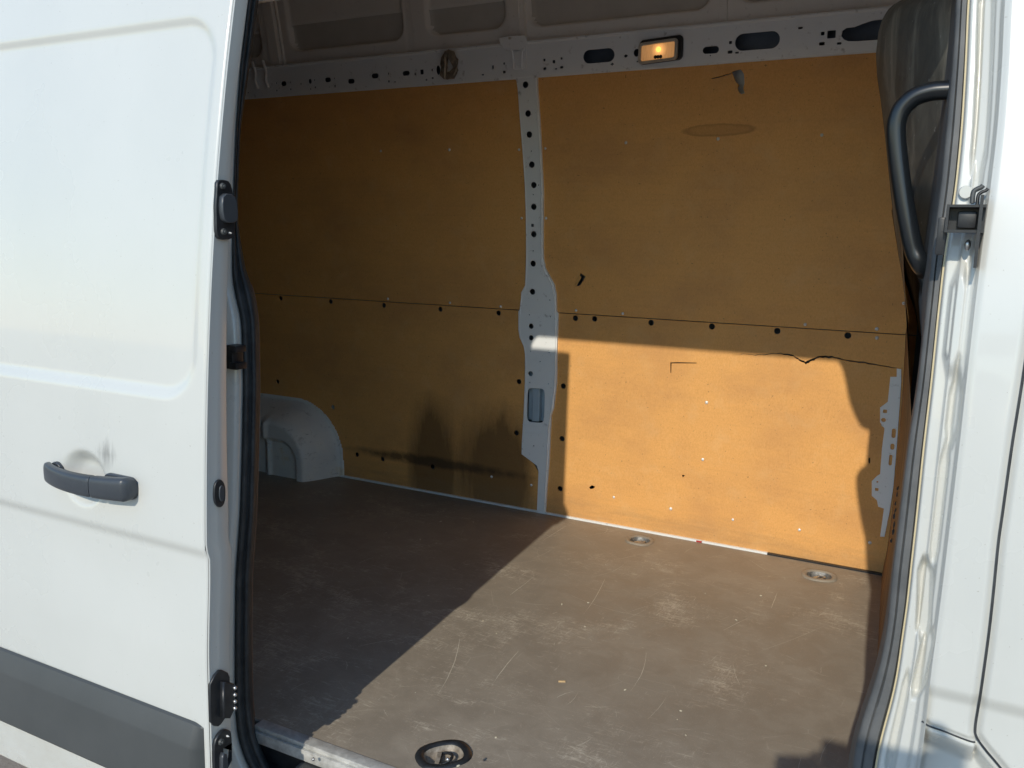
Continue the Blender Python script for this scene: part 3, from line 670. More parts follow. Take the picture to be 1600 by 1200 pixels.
def loft_px(name, cols, vs_, material, parent, extra=None, smooth=True):
    A = []
    for v in vs_:
        row = [PS(f(v), v, prof, off) for f, off in cols]
        if extra: row = extra(row, v)
        A.append(row)
    return link(name, grid(name, np.array(A)), material, parent, smooth=smooth)
VS = list(np.arange(-60, 1261, 12.0))
lerp = lambda f, g, t: (lambda v: f(v) * (1 - t) + g(v) * t)
loft_px('rear_seal', [(lerp(cL, cR, 0), .235), (lerp(cL, cR, .10), .226), (lerp(cL, cR, .30), .232), (lerp(cL, cR, .42), .245), (lerp(cL, cR, .50), .248), (lerp(cL, cR, .58), .243), (lerp(cL, cR, .80), .252), (lerp(cL, cR, .93), .272), (cR, .30), (lerp(cL, cR, .9), .36)], VS, M_rubber, van)
cF = lambda v: np.interp(v, [0, 1300], [352, 300])
fo = loft_px('rear_post_flange', [(cF, .196), (lambda v: cL(v) - 14, .200), (lambda v: cL(v) - 5, .212), (lambda v: cL(v) + 1, .238)], VS, M_white, van)
# edge of the lining seen just inside the seal
loft_px('rear_trim_edge', [(lambda v: cR(v) - .5, .303), (lambda v: cR(v) + 1.2, .306), (lambda v: cR(v) + 1.0, .33)], [v for v in VS if v > 440], mat('brown_trim_edge', (.16, .10, .075), .6), van)
# black clip on the flange
q0 = PS(361, 538, prof, .19); q1 = PS(374, 577, prof, .19)
bm = bmesh.new(); y0 = float(prof(q0[2])) + .175
box_bm(bm, (q0[0], y0, q1[2]), (q0[0] + .018, y0 + .03, q0[2]), .002)
box_bm(bm, (q0[0] + .010, y0 - .002, q0[2] - .014), (q1[0] + .004, y0 + .028, q0[2]), .002)
box_bm(bm, (q0[0] + .010, y0 - .002, q1[2]), (q1[0] + .004, y0 + .028, q1[2] + .014), .002)
me = bpy.data.meshes.new('door_clip'); bm.to_mesh(me); bm.free(); link('door_clip', me, M_black, van, smooth=35)

# ---- front door post (B pillar): seal, stamped jamb, edge
sL = interp_curve([(-60, 1499), (0, 1494), (50, 1492), (100, 1488), (200, 1479), (300, 1469), (400, 1455), (500, 1445), (600, 1434), (700, 1418), (750, 1412), (800, 1406), (850, 1400), (900, 1393), (950, 1390), (1000, 1384), (1050, 1372), (1100, 1355), (1150, 1339), (1200, 1331), (1260, 1326)])
sR = interp_curve([(-60, 1519), (0, 1513), (100, 1509), (200, 1503), (300, 1493), (400, 1476), (500, 1465), (600, 1455), (700, 1443), (800, 1433), (900, 1422), (950, 1417), (1000, 1409), (1050, 1403), (1100, 1392), (1150, 1377), (1200, 1367), (1260, 1362)])
eD = interp_curve([(-60, 1577), (0, 1570), (100, 1566), (200, 1559), (300, 1547), (400, 1533), (500, 1521), (600, 1510), (700, 1499), (800, 1487), (900, 1475), (1000, 1462), (1050, 1455), (1100, 1450), (1150, 1445), (1200, 1437), (1260, 1428)])
sL = smooth_curve(sL); sR = smooth_curve(sR); eD = smooth_curve(eD)
VB = list(np.arange(-60, 1261, 7.0))
inw = interp_curve([(-60, 1), (470, 1), (530, .15), (900, .15), (1000, .5), (1260, .6)])
loft_px('front_seal', [(lambda v: sL(v) - 13 * inw(v), .42), (lambda v: sL(v) - 9 * inw(v), .36), (lambda v: sL(v) - 2 * inw(v), .29), (sL, .262), (lerp(sL, sR, .10), .254), (lerp(sL, sR, .35), .252), (lerp(sL, sR, .42), .256), (lerp(sL, sR, .50), .252), (lerp(sL, sR, .85), .252), (sR, .262)], VB, M_seal, van, smooth=60)
def pocket(t, v, tc, vc, ht, hv, rt, sk=0.0):        # smooth stamped pocket in (t, v)
    tc = tc + sk * (v - vc) / hv
    d = max(abs(t - tc) / ht, (abs(v - vc) - (hv - rt)) / rt, (abs(t - tc) / ht + (abs(v - vc) - (hv - rt)) / rt) / 1.35)
    k_ = min(1, max(0, (d - .50) / .50)); return .72 * float(1 - k_ * k_ * (3 - 2 * k_))
TS = np.concatenate([np.linspace(0, .12, 5), np.linspace(.15, .97, 30), [1.0]])
A = []
for v in np.arange(-60, 1261, 4.0):
    row = []
    base = interp_curve([(0, .258), (.05, .238), (.10, .234), (.40, .234), (.46, .222), (.70, .220), (.76, .209), (.90, .205), (.95, .196), (1.0, .193)])
    for t in TS:
        off = base(t)
        if v < 330: off += .026 * pocket(t, v, .52, 120, .26, 200, 110, .06)
        off -= .020 * pocket(t, v, .50, 500, .30, 95, 60)
        off += .016 * pocket(t, v, .72, 640, .22, 70, 60) + .014 * pocket(t, v, .62, 790, .17, 110, 60)
        off += .032 * pocket(t, v, .50, 935, .26, 72, 40, .12) + .026 * pocket(t, v, .72, 1035, .24, 60, 34, -.10) + .012 * pocket(t, v, .30, 1130, .12, 90, 40)
        u = sR(v) + (eD(v) - sR(v)) * t
        row.append(PS(u, v, prof, off))
    A.append(row)
link('front_post', grid('front_post', np.array(A)), M_white, van, smooth=True)
VSh = [v for v in VB]
fy = [PS(sR(v) + .9, v, prof, .252) for v in VB]
tube('sealant_bead', fy, .0022, mat('yellowed_sealant', (.62, .52, .32), .5), van, 6)

# ---- cab side with the door gap, crease and lower panel joint
gap = [(1612, 500), (1597, 600), (1589, 650), (1581, 700), (1567, 800), (1560, 850), (1552, 930), (1544, 1000), (1530, 1100), (1524, 1140), (1526, 1156), (1540, 1176), (1558, 1197), (1590, 1235)]
gap = [PS(1680, 0, prof, .19), PS(1668, 100, prof, .19), PS(1655, 200, prof, .19), PS(1641, 300, prof, .19), PS(1627, 400, prof, .19)] + [PS(u, v, prof, .19) for u, v in gap]
gapw = np.array([g[[0, 2]] for g in catmull(gap, 5)])
gap2 = [PS(u, v, prof, .19) for u, v in [(1440, 1131), (1452, 1139), (1475, 1147), (1500, 1157), (1517, 1163), (1524, 1164)]]
gapw2 = np.array([g[[0, 2]] for g in catmull(gap2, 5)])
def dist_poly(X, Z, poly):
    best = np.full(X.shape, 9.0)
    for (x0, z0), (x1, z1) in zip(poly[:-1], poly[1:]):
        dx, dz = x1 - x0, z1 - z0; L2 = dx * dx + dz * dz + 1e-12
        t = np.clip(((X - x0) * dx + (Z - z0) * dz) / L2, 0, 1)
        best = np.minimum(best, np.hypot(X - x0 - t * dx, Z - z0 - t * dz))
    return best
def crease(Z, z0=1.250):
    return .0075 * sstep(z0 + .012 - Z, 0, .026) * (1 - .9 * sstep(z0 - Z, .03, .22))
zv = np.concatenate([np.linspace(.5, .98, 60), np.arange(.982, 1.30, .0016), np.linspace(1.303, 3.12, 380)])
ed = np.array([PS(eD(v), v, prof, .193)[[2, 0]] for v in np.arange(-60, 1261, 20.0)])[::-1]
A = []
for z in zv:
    xe = float(np.interp(z, ed[:, 0], ed[:, 1])); A.append([xe + t for t in list(np.linspace(0, .012, 5)) + list(np.linspace(.014, .20, 125)) + list(np.linspace(.21, .30, 12)) + list(np.linspace(.32, 1.2, 12))])
X = np.array(A); Z = np.repeat(zv[:, None], X.shape[1], 1)
d = dist_poly(X, Z, gapw); d2 = dist_poly(X, Z, gapw2)
Y = prof(Z) + .190 + crease(Z, 1.225)
Y = Y + .005 * (1 - sstep(d, .001, .012)) + .003 * (1 - sstep(d2, .001, .008))
edge_t = X - X[:, :1]; Y = Y + .003 * (1 - sstep(edge_t, 0, .007))
# concave panel below the joint
gz = np.interp(X, gapw2[:, 0], gapw2[:, 1]); gz = np.where(X > gapw2[-1, 0], np.interp(X, gapw[-25:, 0], gapw[-25:, 1]), gz)
Y = Y + .035 * sstep(gz - Z, .0, .05)
me = grid('cab_side', np.stack([X, Y, Z], -1)); me.materials.append(M_white)
link('cab_side', me, None, van, smooth=True)
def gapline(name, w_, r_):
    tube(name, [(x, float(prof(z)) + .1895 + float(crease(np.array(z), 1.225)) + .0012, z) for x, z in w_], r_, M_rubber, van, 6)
gapline('door_gap', gapw, .0017); gapline('panel_gap', gapw2, .0012)  # black tube laid along each groove in place of the gap's own shade
box('cab_front', (1.2, 1.32, .5), (1.7, 3.1, 3.12), M_white, van, bev=.05)

# ---- striker bracket on the front post, clip and wiring
p00 = PS(1480, 320, prof, .175); p11 = PS(1529, 364, prof, .175)
x0, x1, z1, z0 = p00[0], p11[0] + .006, p00[2], p11[2]; yb = float(prof(z0)) + .20; t_ = .0035; yf = yb - .034
bm = bmesh.new()
box_bm(bm, (x0, yb - .006, z0), (x1, yb, z1)); box_bm(bm, (x0, yf, z1 - t_), (x1, yb - .006, z1)); box_bm(bm, (x0, yf, z0), (x1, yb - .006, z0 + t_))
box_bm(bm, (x0, yf, z0 + t_), (x0 + t_, yb - .006, z1 - t_)); box_bm(bm, (x1 - .008, yf - .006, z0 - .045), (x1 - .004, yb, z1 + .012))
me = bpy.data.meshes.new('striker_bracket'); bm.to_mesh(me); bm.free(); sb = link('striker_bracket', me, M_black, van)
box('striker_pad', (x0 + .014, yb - .020, z0 + .006), (x1 - .010, yb - .0065, z1 - .008), M_black, sb, bev=.003)
box('striker_arm', (x0 - .009, yb - .018, z0 - .030), (x0 + .002, yb + .01, z0 + .020), M_black, sb, bev=.002)
q = PS(1512, 383, prof, .2)
bm = bmesh.new(); bmesh.ops.create_uvsphere(bm, u_segments=12, v_segments=8, radius=.0058, matrix=Matrix.Translation((q[0], q[1] - .002, q[2])) @ Matrix.Diagonal((.7, .6, 1.3, 1)))
me = bpy.data.meshes.new('bracket_bolt'); bm.to_mesh(me); bm.free(); link('bracket_bolt', me, M_steel, sb, smooth=True)
w = [PS(u, v, prof, .19) for u, v in [(1519, 318), (1520, 306), (1522, 299), (1528, 295), (1533, 293), (1536, 290)]]
tube('wire', catmull([(p[0], p[1] - .004, p[2]) for p in w], 5), .0032, M_clad, sb, 8)
tube('wire', catmull([(p[0] + .006, p[1] - .002, p[2] - .004) for p in w], 5), .0022, M_black, sb, 8)
q = PS(1509, 300, prof, .222); bm = bmesh.new()
bmesh.ops.create_cone(bm, cap_ends=True, segments=20, radius1=.009, radius2=.008, depth=.003, matrix=Matrix.Translation((q[0], q[1] + .004, q[2])) @ Matrix.Rotation(math.pi / 2, 4, 'X'))
me = bpy.data.meshes.new('blanking_plug'); bm.to_mesh(me); bm.free(); link('blanking_plug', me, M_white, van, smooth=40)

# ---- partition: plywood below, dusty black moulding above, grab handle
fc = interp_curve([(330, 1393), (400, 1404), (450, 1413), (500, 1419), (520, 1415), (600, 1411), (700, 1403), (800, 1394), (860, 1386), (897, 1378), (960, 1378), (1060, 1374), (1180, 1350)])
ncv = interp_curve([(330, 1397), (400, 1410), (450, 1420), (480, 1426), (512, 1433), (530, 1436), (600, 1432), (700, 1417), (800, 1408), (860, 1399), (900, 1394), (960, 1391), (1000, 1386), (1060, 1374), (1100, 1357), (1180, 1334)])
A = []
for v in np.arange(330, 905, 8.0):
    a0 = PS(fc(v), v, wall, -.01); rr_ = R @ np.array([ncv(v) - 800, v - 600, FPX]); yN = 1.50; 
    b0 = P(ncv(v) + 4, v, y=yN); row = []
    for t in np.linspace(0, 1, 9):
        y = a0[1] + (b0[1] - a0[1]) * t; x = a0[0] + (b0[0] - a0[0]) * t
        row.append((x, y, 0))
    zt = a0[2]; row = [(x, y, zt) for x, y, _ in row]; A.append(row)
A = np.array(A); link('partition_board', grid('partition_board', A), M_ply, van)
for k in range(8):     # ragged splinters and chips in the board edge
    v = 760 + k * 12 + random.uniform(-3, 3); x_ = lerp(fc, ncv, .25 + .2 * random.random())(v); p = P(x_, v, y=1.9); hh_ = random.uniform(.004, .009); ww_ = random.uniform(.0015, .003)
    q_ = [(p[0] + ww_ * math.cos(t) * random.uniform(.6, 1.2), p[1] - .004, p[2] + hh_ * math.sin(t) * random.uniform(.6, 1.2)) for t in np.linspace(0, 2 * math.pi, 8)[:-1]]
    q2_ = [(x, y + .008, z) for x, y, z in q_]; n_ = len(q_)
    link('board_chip', mesh('board_chip', q_ + q2_, [tuple(range(n_))] + [(i, (i + 1) % n_, (i + 1) % n_ + n_, i + n_) for i in range(n_)]), M_black, van)
# corner strip with perforated tabs
cs = pxw([(1401, 576), (1408, 577), (1408, 600), (1401, 700), (1396, 760), (1390, 800), (1382, 839), (1375, 839), (1381, 795), (1372, 792), (1370, 782), (1362, 775), (1362, 752), (1370, 744), (1375, 741), (1378, 700), (1382, 670), (1375, 660), (1375, 637), (1387, 628), (1391, 589), (1401, 589)], lambda z: wall(z) - .012)
plate('corner_strip', cs, [phole((1382.5, 643.5), 5, 5, 'q'), phole((1380, 657), 6, 6, 'o'), phole((1370.5, 754), 2.5, 2.5, 'o'), phole((1369.5, 766), 4.5, 4.5, 'q'),
      phole((1396, 678), 5, 14, 's'), phole((1394, 699), 5, 9, 's'), phole((1391, 720), 4, 16, 's')], .003, lambda a_, b_, c_: (a_, float(wall(b_)) - .009 - c_, b_), M_inner, van, bev=.0006)
# black moulding
kL = interp_curve([(-70, 1478), (-40, 1462), (-20, 1444), (-5, 1418), (5, 1398), (15, 1387), (30, 1378), (50, 1372), (85, 1368), (120, 1370), (160, 1376), (220, 1383), (300, 1391), (350, 1397), (400, 1404), (430, 1411), (460, 1421), (490, 1430), (525, 1437)])
A = []
for v in list(np.arange(-70, 526, 7.0)):
    L = kL(v); Rr = max(sL(v) - 6, L + 3); row = []
    row.append((-.10, 2.75, P(L, v, y=2.2)[2]))
    pL = P(L + .5, v, y=2.05); row.append((pL[0] + .012, 2.3, pL[2])); row.append(pL)
    for t, y in ((.06, 1.96), (.18, 1.85), (.35, 1.74), (.55, 1.66), (.75, 1.60), (.9, 1.56), (1.0, 1.52)):
        row.append(P(L + (Rr - L) * t, v, y=y))
    A.append([tuple(p) for p in row])
link('partition_moulding', grid('partition_moulding', np.array(A)), M_dusty, van, smooth=True)
hp = [(1500, 140), (1478, 141), (1455, 143), (1430, 151), (1412, 166), (1403, 184), (1400, 205), (1403, 245), (1411, 305), (1420, 355), (1428, 390), (1438, 412), (1447, 427), (1453, 448), (1455, 485), (1455, 520)]
tube('grab_handle', catmull([P(u, v, y=1.465 + .02 * (k > 11)) for k, (u, v) in enumerate(hp)], 5), .0140, mat('glossy_black_tube', (.008, .010, .012), .28, coat=.15), van, 16)

# ---- the slid-back door
xs = np.concatenate([np.linspace(-2.56, -2.02, 20), np.arange(-2.015, XD - .012, .006), XD - .012 + np.array([0, .003, .006, .009, .0112])])
zs = np.linspace(.640, 2.466, 325)
X, Z = np.meshgrid(xs, zs)
d = rb(X, Z, -2.9, -1.232, 1.542, 2.213, .075)
Y = prof(Z) + .0095 * sstep(-d, -.013, .010) - .0035 * np.exp(-((d - .017) / .006) ** 2) * 0
Y += crease(Z, 1.252)
bd = np.hypot((X + 1.531) / .071, (Z - 1.346) / .061); Y += .024 * (1 - sstep(bd, .45, 1.0))
Y += .004 * np.clip((X - (XD - .006)) / .006, 0, 1) ** 2
Y += .0016 * np.sin(X * 3.1 + 1) * np.sin(Z * 2.7)
e = empty('sliding_door', (-1.88, 1.12, .64)); e.parent = van; e.matrix_parent_inverse = van.matrix_world.inverted()
dr = e
link('door_skin', grid('door_skin', np.stack([X, Y, Z], -1)), M_white, dr, smooth=True)
# return face of the door edge and inner sheet
jn = interp_curve([(.5, .056), (1.3, .064), (1.8, .046), (2.0, .036), (2.25, .040), (2.5, .045)])
A = []
for z in np.linspace(.640, 2.466, 120):
    y = float(prof(z)) + float(crease(np.array(z), 1.252)); w = jn(z)
    A.append([(XD - .0008, y + .004, z), (XD + .001, y + .006, z), (XD + .0005, y + .012, z), (XD - .001, y + .5 * w, z), (XD - .001, y + w - .004, z), (XD - .004, y + w, z), (XD - .03, y + w + .004, z), (-2.56, y + w + .004, z)])
link('door_frame', grid('door_frame', np.array(A)), M_white, dr, smooth=40)
box('door_bottom', (-2.56, 1.072, .634), (XD - .002, 1.125, .6385), M_white, dr)
# grey rubbing strip
cz = [(.9125, -.000), (.9100, -.006), (.873, -.0205), (.866, -.0215), (.752, -.0210), (.744, -.016), (.7425, 0.0)]
A = []
for x, k, ins in ((-2.56, 1, 0), (-1.9, 1, 0), (-1.232, 1, 0), (-1.226, .92, .001), (-1.215, .45, .004), (-1.2095, .0, .006)):
    A.append([(x, float(prof(z)) + dy * k, z - (ins if z > .8 else -ins)) for z, dy in cz])
link('rubbing_strip', grid('rubbing_strip', np.array(A)), M_clad, dr, smooth=28)
# pull handle: swept grip and key cover
def sweep(name, x0, x1, material, n=26, end0=True, end1=True):
    A = []
    for x in np.linspace(x0, x1, n):
        s = (x + 1.628) / .257; s = min(max(s, 0), 1)
        lift = .011 + .026 * math.sin(math.pi * (s ** .85) * .93) ** .8 ; th = .019 + .008 * s
        hh = .0198 + .0035 * s - .001 * math.sin(math.pi * s); zc = 1.352 - .003 * math.sin(math.pi * s)
        e0 = min(1, (x - x0) / .010 + .15) if end0 else min(1, (x - x0) / .002 + .75); e1 = min(1, (x1 - x) / .010 + .15) if end1 else min(1, (x1 - x) / .002 + .75)
        k = (min(e0, e1)) ** .5
        row = []
        for a_ in np.linspace(0, 2 * math.pi, 21)[:-1]:
            cy = abs(math.sin(a_)) ** .55 * math.copysign(1, math.sin(a_)); cz_ = abs(math.cos(a_)) ** .55 * math.copysign(1, math.cos(a_))
            row.append((x, float(prof(zc)) - lift + (.5 * th) * cy * (.6 + .4 * k) + (1 - k) * .006, zc + hh * cz_ * (.55 + .45 * k)))
        A.append(row + row[:1])
    me = grid(name, np.array(A)); bm = bmesh.new(); bm.from_mesh(me); bmesh.ops.remove_doubles(bm, verts=bm.verts, dist=1e-6)
    bmesh.ops.holes_fill(bm, edges=bm.edges, sides=30); bmesh.ops.recalc_face_normals(bm, faces=bm.faces); bm.to_mesh(me); bm.free()
    return link(name, me, material, dh, smooth=55)
dh = empty('door_handle', (-1.515, 1.06, 1.35)); dh.parent = dr; dh.matrix_parent_inverse = dr.matrix_world.inverted()
dh.name = 'door_handle'
# (the handle is one part of the door: grip and cover joined under the door itself)
for nm, x0_, x1_, a_, b_ in (('handle_grip', -1.628, -1.4570, True, False), ('handle_cover', -1.4555, -1.371, False, True)):
    o = sweep(nm, x0_, x1_, M_handle, 30, a_, b_); o.parent = dr; o.matrix_parent_inverse = dr.matrix_world.inverted()
bpy.data.objects.remove(dh)
y0 = float(prof(1.35))
for xc_, w_ in ((-1.418, .094), (-1.610, .036)):
    plate('handle_base', rrect(xc_, 1.348, w_, .044, .018, 6), [], .010, lambda a_, b_, c_: (a_, y0 - .002 - c_, b_), M_handle, dr, bev=.002)
# hardware on the door edge
def jpx(pts): return [tuple(P(u, v, x=XD)[1:]) for u, v in pts]
def jplate(name, pts, th, material, holes=(), x=0.0, parent=dr, bev=.0012, sm_=1):
    return plate(name, smoothpoly(jpx(pts), sm_), [jpx(h) for h in holes], th, lambda a_, b_, c_: (XD + x + th / 2 + c_, a_, b_), material, parent, bev=bev)
def bolt_x(name, u, v, r, material, parent, x=.008):
    p = P(u, v, x=XD); bm = bmesh.new()
    bmesh.ops.create_cone(bm, cap_ends=True, segments=16, radius1=r, radius2=r * .8, depth=.004, matrix=Matrix.Translation((XD + x, p[1], p[2])) @ Matrix.Rotation(math.pi / 2, 4, 'Y'))
    bmesh.ops.create_cone(bm, cap_ends=True, segments=6, radius1=r * .5, radius2=r * .4, depth=.005, matrix=Matrix.Translation((XD + x + .002, p[1], p[2])) @ Matrix.Rotation(math.pi / 2, 4, 'Y'))
    me = bpy.data.meshes.new(name); bm.to_mesh(me); bm.free(); return link(name, me, material, parent, smooth=40)
st = jplate('upper_latch', [(334.5, 281), (346, 281), (355, 284), (359.5, 300), (361, 320), (361.5, 348), (361, 368), (357, 374), (340, 374.5), (333.5, 368), (333, 340), (332.3, 320), (334, 300)], .008, M_black)
jplate('latch_wedge', [(338, 302), (356, 304), (360, 322), (361.5, 338), (358, 348), (340, 348), (336, 325)], .014, M_handle, x=.004, parent=st)
bolt_x('latch_bolt', 342.5, 291, .0060, M_clad, st, .010); bolt_x('latch_bolt', 344, 362, .0062, M_clad, st, .010)
bolt_x('latch_bolt', 353.5, 364, .002, M_screw, st, .009)
ov = jplate('oval_plug', [(341 + 9.2 * math.cos(t), 770.5 + 22 * (abs(math.sin(t)) ** .8) * math.copysign(1, math.sin(t))) for t in np.linspace(0, 2 * math.pi, 17)[:-1]], .005, M_black)
jplate('plug_centre', [(342.5 + 4.5 * math.cos(t), 770 + 13 * (abs(math.sin(t)) ** .8) * math.copysign(1, math.sin(t))) for t in np.linspace(0, 2 * math.pi, 13)[:-1]], .003, M_handle, x=.005, parent=ov)
cp = jplate('contact_plate', [(340, 1046), (345, 1046), (353, 1050), (356, 1057), (356, 1098), (351, 1118), (342, 1131), (338, 1134), (331, 1133), (326, 1127), (325, 1092), (325, 1069), (333, 1053)], .006, M_black, sm_=0)
jplate('contact_block', [(340, 1063), (356.5, 1065), (356.5, 1106), (350, 1119), (340, 1119)], .012, M_black, x=.005, parent=cp, sm_=0)
for v in (1071.5, 1082, 1092.5, 1103):
    p = P(356, v, x=XD); bm = bmesh.new()
    bmesh.ops.create_cone(bm, cap_ends=True, segments=10, radius1=.0046, radius2=.0030, depth=.008, matrix=Matrix.Translation((XD + .013, p[1] + .001, p[2])) @ Matrix.Rotation(math.pi / 2, 4, 'Y'))
    bmesh.ops.create_uvsphere(bm, u_segments=10, v_segments=6, radius=.0042, matrix=Matrix.Translation((XD + .018, p[1] + .001, p[2])))
    me = bpy.data.meshes.new('contact_pin'); bm.to_mesh(me); bm.free(); link('contact_pin', me, M_steel, cp, smooth=40)
lk = jplate('lower_latch', [(331, 1158), (338, 1145), (347, 1138), (355, 1139), (358, 1146), (358, 1178), (356, 1190), (350, 1203), (346, 1225), (332, 1225), (330, 1180)], .008, M_black, holes=[[(345, 1168), (357, 1160), (357.3, 1186), (350, 1200), (344, 1196)]])
bolt_x('latch_bolt', 340.5, 1157, .0068, M_clad, lk, .010); bolt_x('latch_bolt', 350, 1148, .0022, M_screw, lk, .009)
jplate('latch_jaw', [(338, 1172), (347, 1176), (347, 1205), (338, 1210)], .011, M_handle, x=.006, parent=lk)

# ================================================================== wad of tape tied round the rail
q = PS(704, 104, wallr, -.02)
wt = empty('tape_wad', (q[0], q[1], q[2] - .04), label='crumpled wad of beige tape knotted through the rail left of the middle post', category='tape')
bm = bmesh.new(); rl = random.Random(3)
for k in range(9):
    th = rl.uniform(0, 3.14); ph = rl.uniform(-.5, .5); pts = []
    rx, rz_ = rl.uniform(.018, .034), rl.uniform(.028, .05)
    for t in np.linspace(0, 2 * math.pi, 14)[:-1]:
        x = rx * math.cos(t); z = rz_ * math.sin(t) * rl.uniform(.8, 1.15); y = .014 * math.sin(2 * t + th)
        pts.append((q[0] + x * math.cos(ph) - z * math.sin(ph) * .5, q[1] - .016 + y, q[2] + z))
    L = []
    for i, p in enumerate(pts):
        a_ = Vector(p); b_ = Vector(pts[(i + 1) % len(pts)]); t_ = (b_ - a_).normalized(); w_ = t_.cross(Vector((rl.uniform(-.3, .3), 1, rl.uniform(-.3, .3)))).normalized() * rl.uniform(.004, .009)
        L.append((bm.verts.new(a_ + w_), bm.verts.new(a_ - w_)))
    for i in range(len(L)):
        A_, B_ = L[i], L[(i + 1) % len(L)]; bm.faces.new((A_[0], A_[1], B_[1], B_[0]))
bmesh.ops.solidify(bm, geom=bm.faces[:], thickness=.0012)
me = bpy.data.meshes.new('tape_loops'); bm.to_mesh(me); bm.free(); link('tape_loops', me, M_wad, wt)
tube('tape_strap', catmull([(q[0] + .03 * math.cos(t) * 1.1, q[1] - .01, q[2] + .040 * math.sin(t)) for t in np.linspace(0, 2 * math.pi, 16)], 2), .0032, M_wad, wt, 6)
tube('tape_strap', [(q[0] - .006, q[1] - .03, q[2] + .03), (q[0] - .002, q[1] - .034, q[2]), (q[0] - .010, q[1] - .028, q[2] - .046)], .0055, M_wad, wt, 6)

exec_person = True
# ================================================================== the photographer, whose raised hands and phone throw the shadow on the sill
def skinned(name, V, E, rad, material, parent=None, sub=2, root=0):
    me = bpy.data.meshes.new(name); me.from_pydata([tuple(v) for v in V], E, []); o = bpy.data.objects.new(name, me); C.objects.link(o)
    md = o.modifiers.new('skin', 'SKIN'); md.use_smooth_shade = True
    for i, r in enumerate(rad): me.skin_vertices[0].data[i].radius = (r, r) if not hasattr(r, '__len__') else r
    me.skin_vertices[0].data[root].use_root = True
    s = o.modifiers.new('sub', 'SUBSURF'); s.levels = sub; s.render_levels = sub
    bpy.context.view_layer.update()
    m2 = bpy.data.meshes.new_from_object(o.evaluated_get(bpy.context.evaluated_depsgraph_get())); m2.name = name
    bpy.data.objects.remove(o); m2.materials.clear()
    return link(name, m2, material, parent, smooth=True)
M_skin = mat('skin', (.50, .30, .21), .5, build=_grime((.46, .27, .19), (.54, .33, .24), 30))
M_shirt = mat('navy_shirt', (.04, .055, .10), .85, build=_grime((.035, .05, .09), (.05, .065, .12), 60))
M_trou = mat('grey_trousers', (.09, .09, .10), .85, build=_grime((.07, .07, .08), (.11, .11, .12), 60))
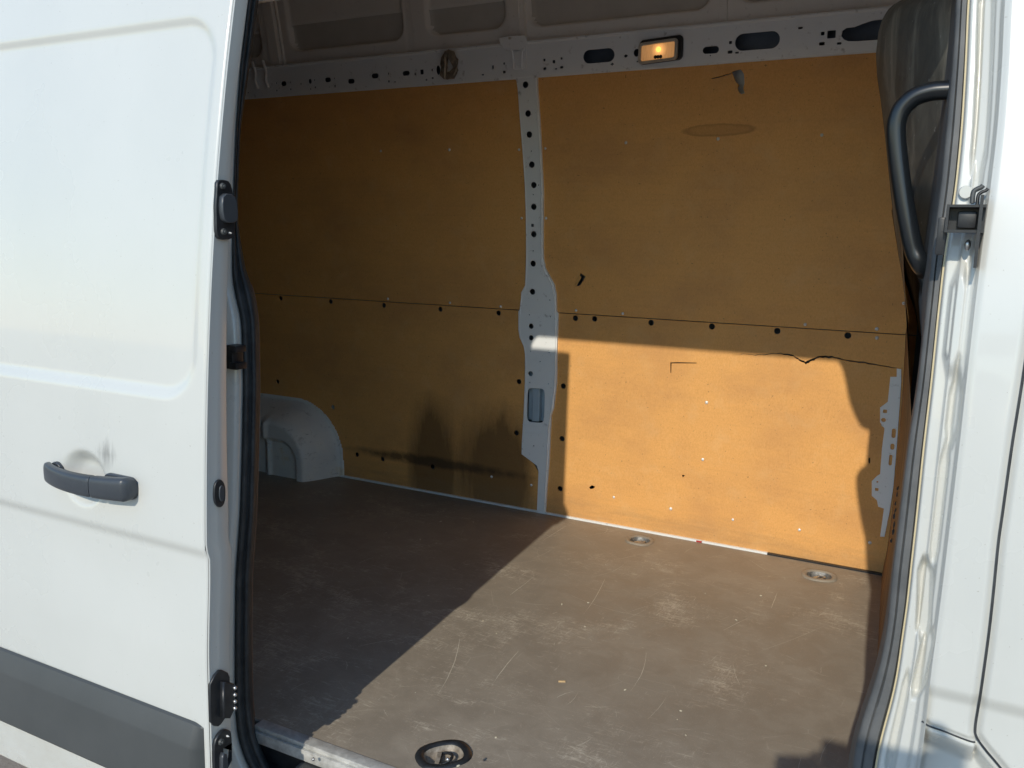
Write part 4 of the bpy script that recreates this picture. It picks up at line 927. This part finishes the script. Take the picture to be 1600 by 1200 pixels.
def person():
    bx, by = .06, -.50
    pe = empty('person', (bx, by, 0), label='person in navy shirt standing outside the van holding up a phone in both hands', category='person')
    V = []; rad = []; E = []
    def add(p, r, par=None):
        V.append(p); rad.append(r)
        if par is not None: E.append((par, len(V) - 1))
        return len(V) - 1
    pel = add((bx, by, .96), (.17, .12)); ab = add((bx, by - .01, 1.12), (.15, .11), pel); ch = add((bx, by, 1.32), (.18, .12), ab); nb = add((bx, by, 1.48), (.10, .08), ch)
    nk = add((bx, by + .015, 1.54), .055, nb); hd = add((bx, by + .04, 1.62), (.075, .085), nk); hd2 = add((bx, by + .045, 1.70), (.076, .092), hd); hd3 = add((bx, by + .035, 1.76), (.055, .065), hd2)
    ho = dict(L=(-.105, -.030, 1.81), R=(.175, -.030, 1.90))
    for s, kx in (('L', -1), ('R', 1)):
        sh = add((bx + kx * .17, by, 1.44), .062, nb); el = add((bx + kx * .245, by + .20, 1.42), .045, sh); hx, hy, hz = ho[s]
        wr = add((hx - kx * -.012, hy - .045, hz - .09), .029, el)
        hip = add((bx + kx * .10, by, .88), .088, pel); kn = add((bx + kx * .12, by + .02, .49), .058, hip); an = add((bx + kx * .13, by - .01, .09), .042, kn); to = add((bx + kx * .15, by + .16, .045), .038, an)
        pm = add((hx + kx * .006, hy - .024, hz - .03), (.020, .034), wr)
    body = skinned('body', V, E, rad, M_skin, pe, 2)
    me = body.data; me.materials.append(M_shirt); me.materials.append(M_trou)
    for p in me.polygons:
        c = p.center
        if c.z < .06: p.material_index = 2
        elif c.z < 1.0: p.material_index = 2
        elif c.z < 1.50 and not (c.y > by + .27): p.material_index = 1
    # fingers: four curled round the edge of the phone, thumb behind
    for s, kx in (('L', -1), ('R', 1)):
        hx, hy, hz = ho[s]; ex = PHX0 if s == 'L' else PHX1
        for k in range(4):
            zz_ = hz - .035 + .021 * k; ln = (.9, 1.05, 1.0, .85)[k]
            pts = [(hx + kx * .008, hy - .016, zz_ - .004), (ex + kx * .022 * ln, hy + .004, zz_ + .004), (ex + kx * .012, hy + .026, zz_ + .008), (ex - kx * .008 * ln, hy + .022, zz_ + .010)]
            skinned('finger', pts, [(0, 1), (1, 2), (2, 3)], [.0098, .0092, .0084, .0072], M_skin, body, 2)
        skinned('thumb', [(hx, hy - .030, hz - .045), (hx - kx * .006, hy - .034, hz - .010), (ex - kx * .010, hy - .014, max(hz + .012, 1.845))], [(0, 1), (1, 2)], [.013, .0105, .0088], M_skin, body, 2)
    bm = bmesh.new(); bmesh.ops.create_uvsphere(bm, u_segments=20, v_segments=12, radius=1, matrix=Matrix.Translation((bx, by + .015, 1.725)) @ Matrix.Diagonal((.088, .100, .085, 1)))
    bmesh.ops.delete(bm, geom=[v for v in bm.verts if v.co.z < 1.66 or (v.co.y > by + .06 and v.co.z < 1.76)], context='VERTS')
    me = bpy.data.meshes.new('hair'); bm.to_mesh(me); bm.free(); link('hair', me, mat('brown_hair', (.05, .03, .02), .7), pe, smooth=True)
    for kx in (-1, 1):
        bm = bmesh.new(); bmesh.ops.create_uvsphere(bm, u_segments=10, v_segments=8, radius=.011, matrix=Matrix.Translation((bx + kx * .031, by + .118, 1.675)))
        me = bpy.data.meshes.new('eye'); bm.to_mesh(me); bm.free(); link('eye', me, mat('eye_white', (.6, .6, .58), .3), body, smooth=True)
    bm = bmesh.new(); bmesh.ops.create_cone(bm, segments=8, radius1=.016, radius2=.006, depth=.045, cap_ends=True, matrix=Matrix.Translation((bx, by + .138, 1.645)) @ Matrix.Rotation(.35, 4, 'X'))
    me = bpy.data.meshes.new('nose'); bm.to_mesh(me); bm.free(); link('nose', me, M_skin, body, smooth=True)
    tube('mouth', [(bx - .022, by + .122, 1.612), (bx, by + .130, 1.610), (bx + .022, by + .122, 1.612)], .005, mat('lips', (.35, .12, .10), .5), body, 8)
PHX0, PHX1 = -.022, .128
person()
ph = empty('phone', ((PHX0 + PHX1) / 2, -.02, 1.837), label='black phone held level in both hands of the photographer', category='phone')
plate('phone_body', rrect((PHX0 + PHX1) / 2, 1.861, PHX1 - PHX0, .074, .010, 5), [], .008, lambda a_, b_, c_: (a_, -.018 - c_, b_), M_black, ph, bev=.001)
plate('phone_screen', rrect((PHX0 + PHX1) / 2, 1.861, PHX1 - PHX0 - .006, .068, .008, 5), [], .0006, lambda a_, b_, c_: (a_, -.0226 - c_, b_), mat('dark_glass', (.01, .01, .012), .1), ph)
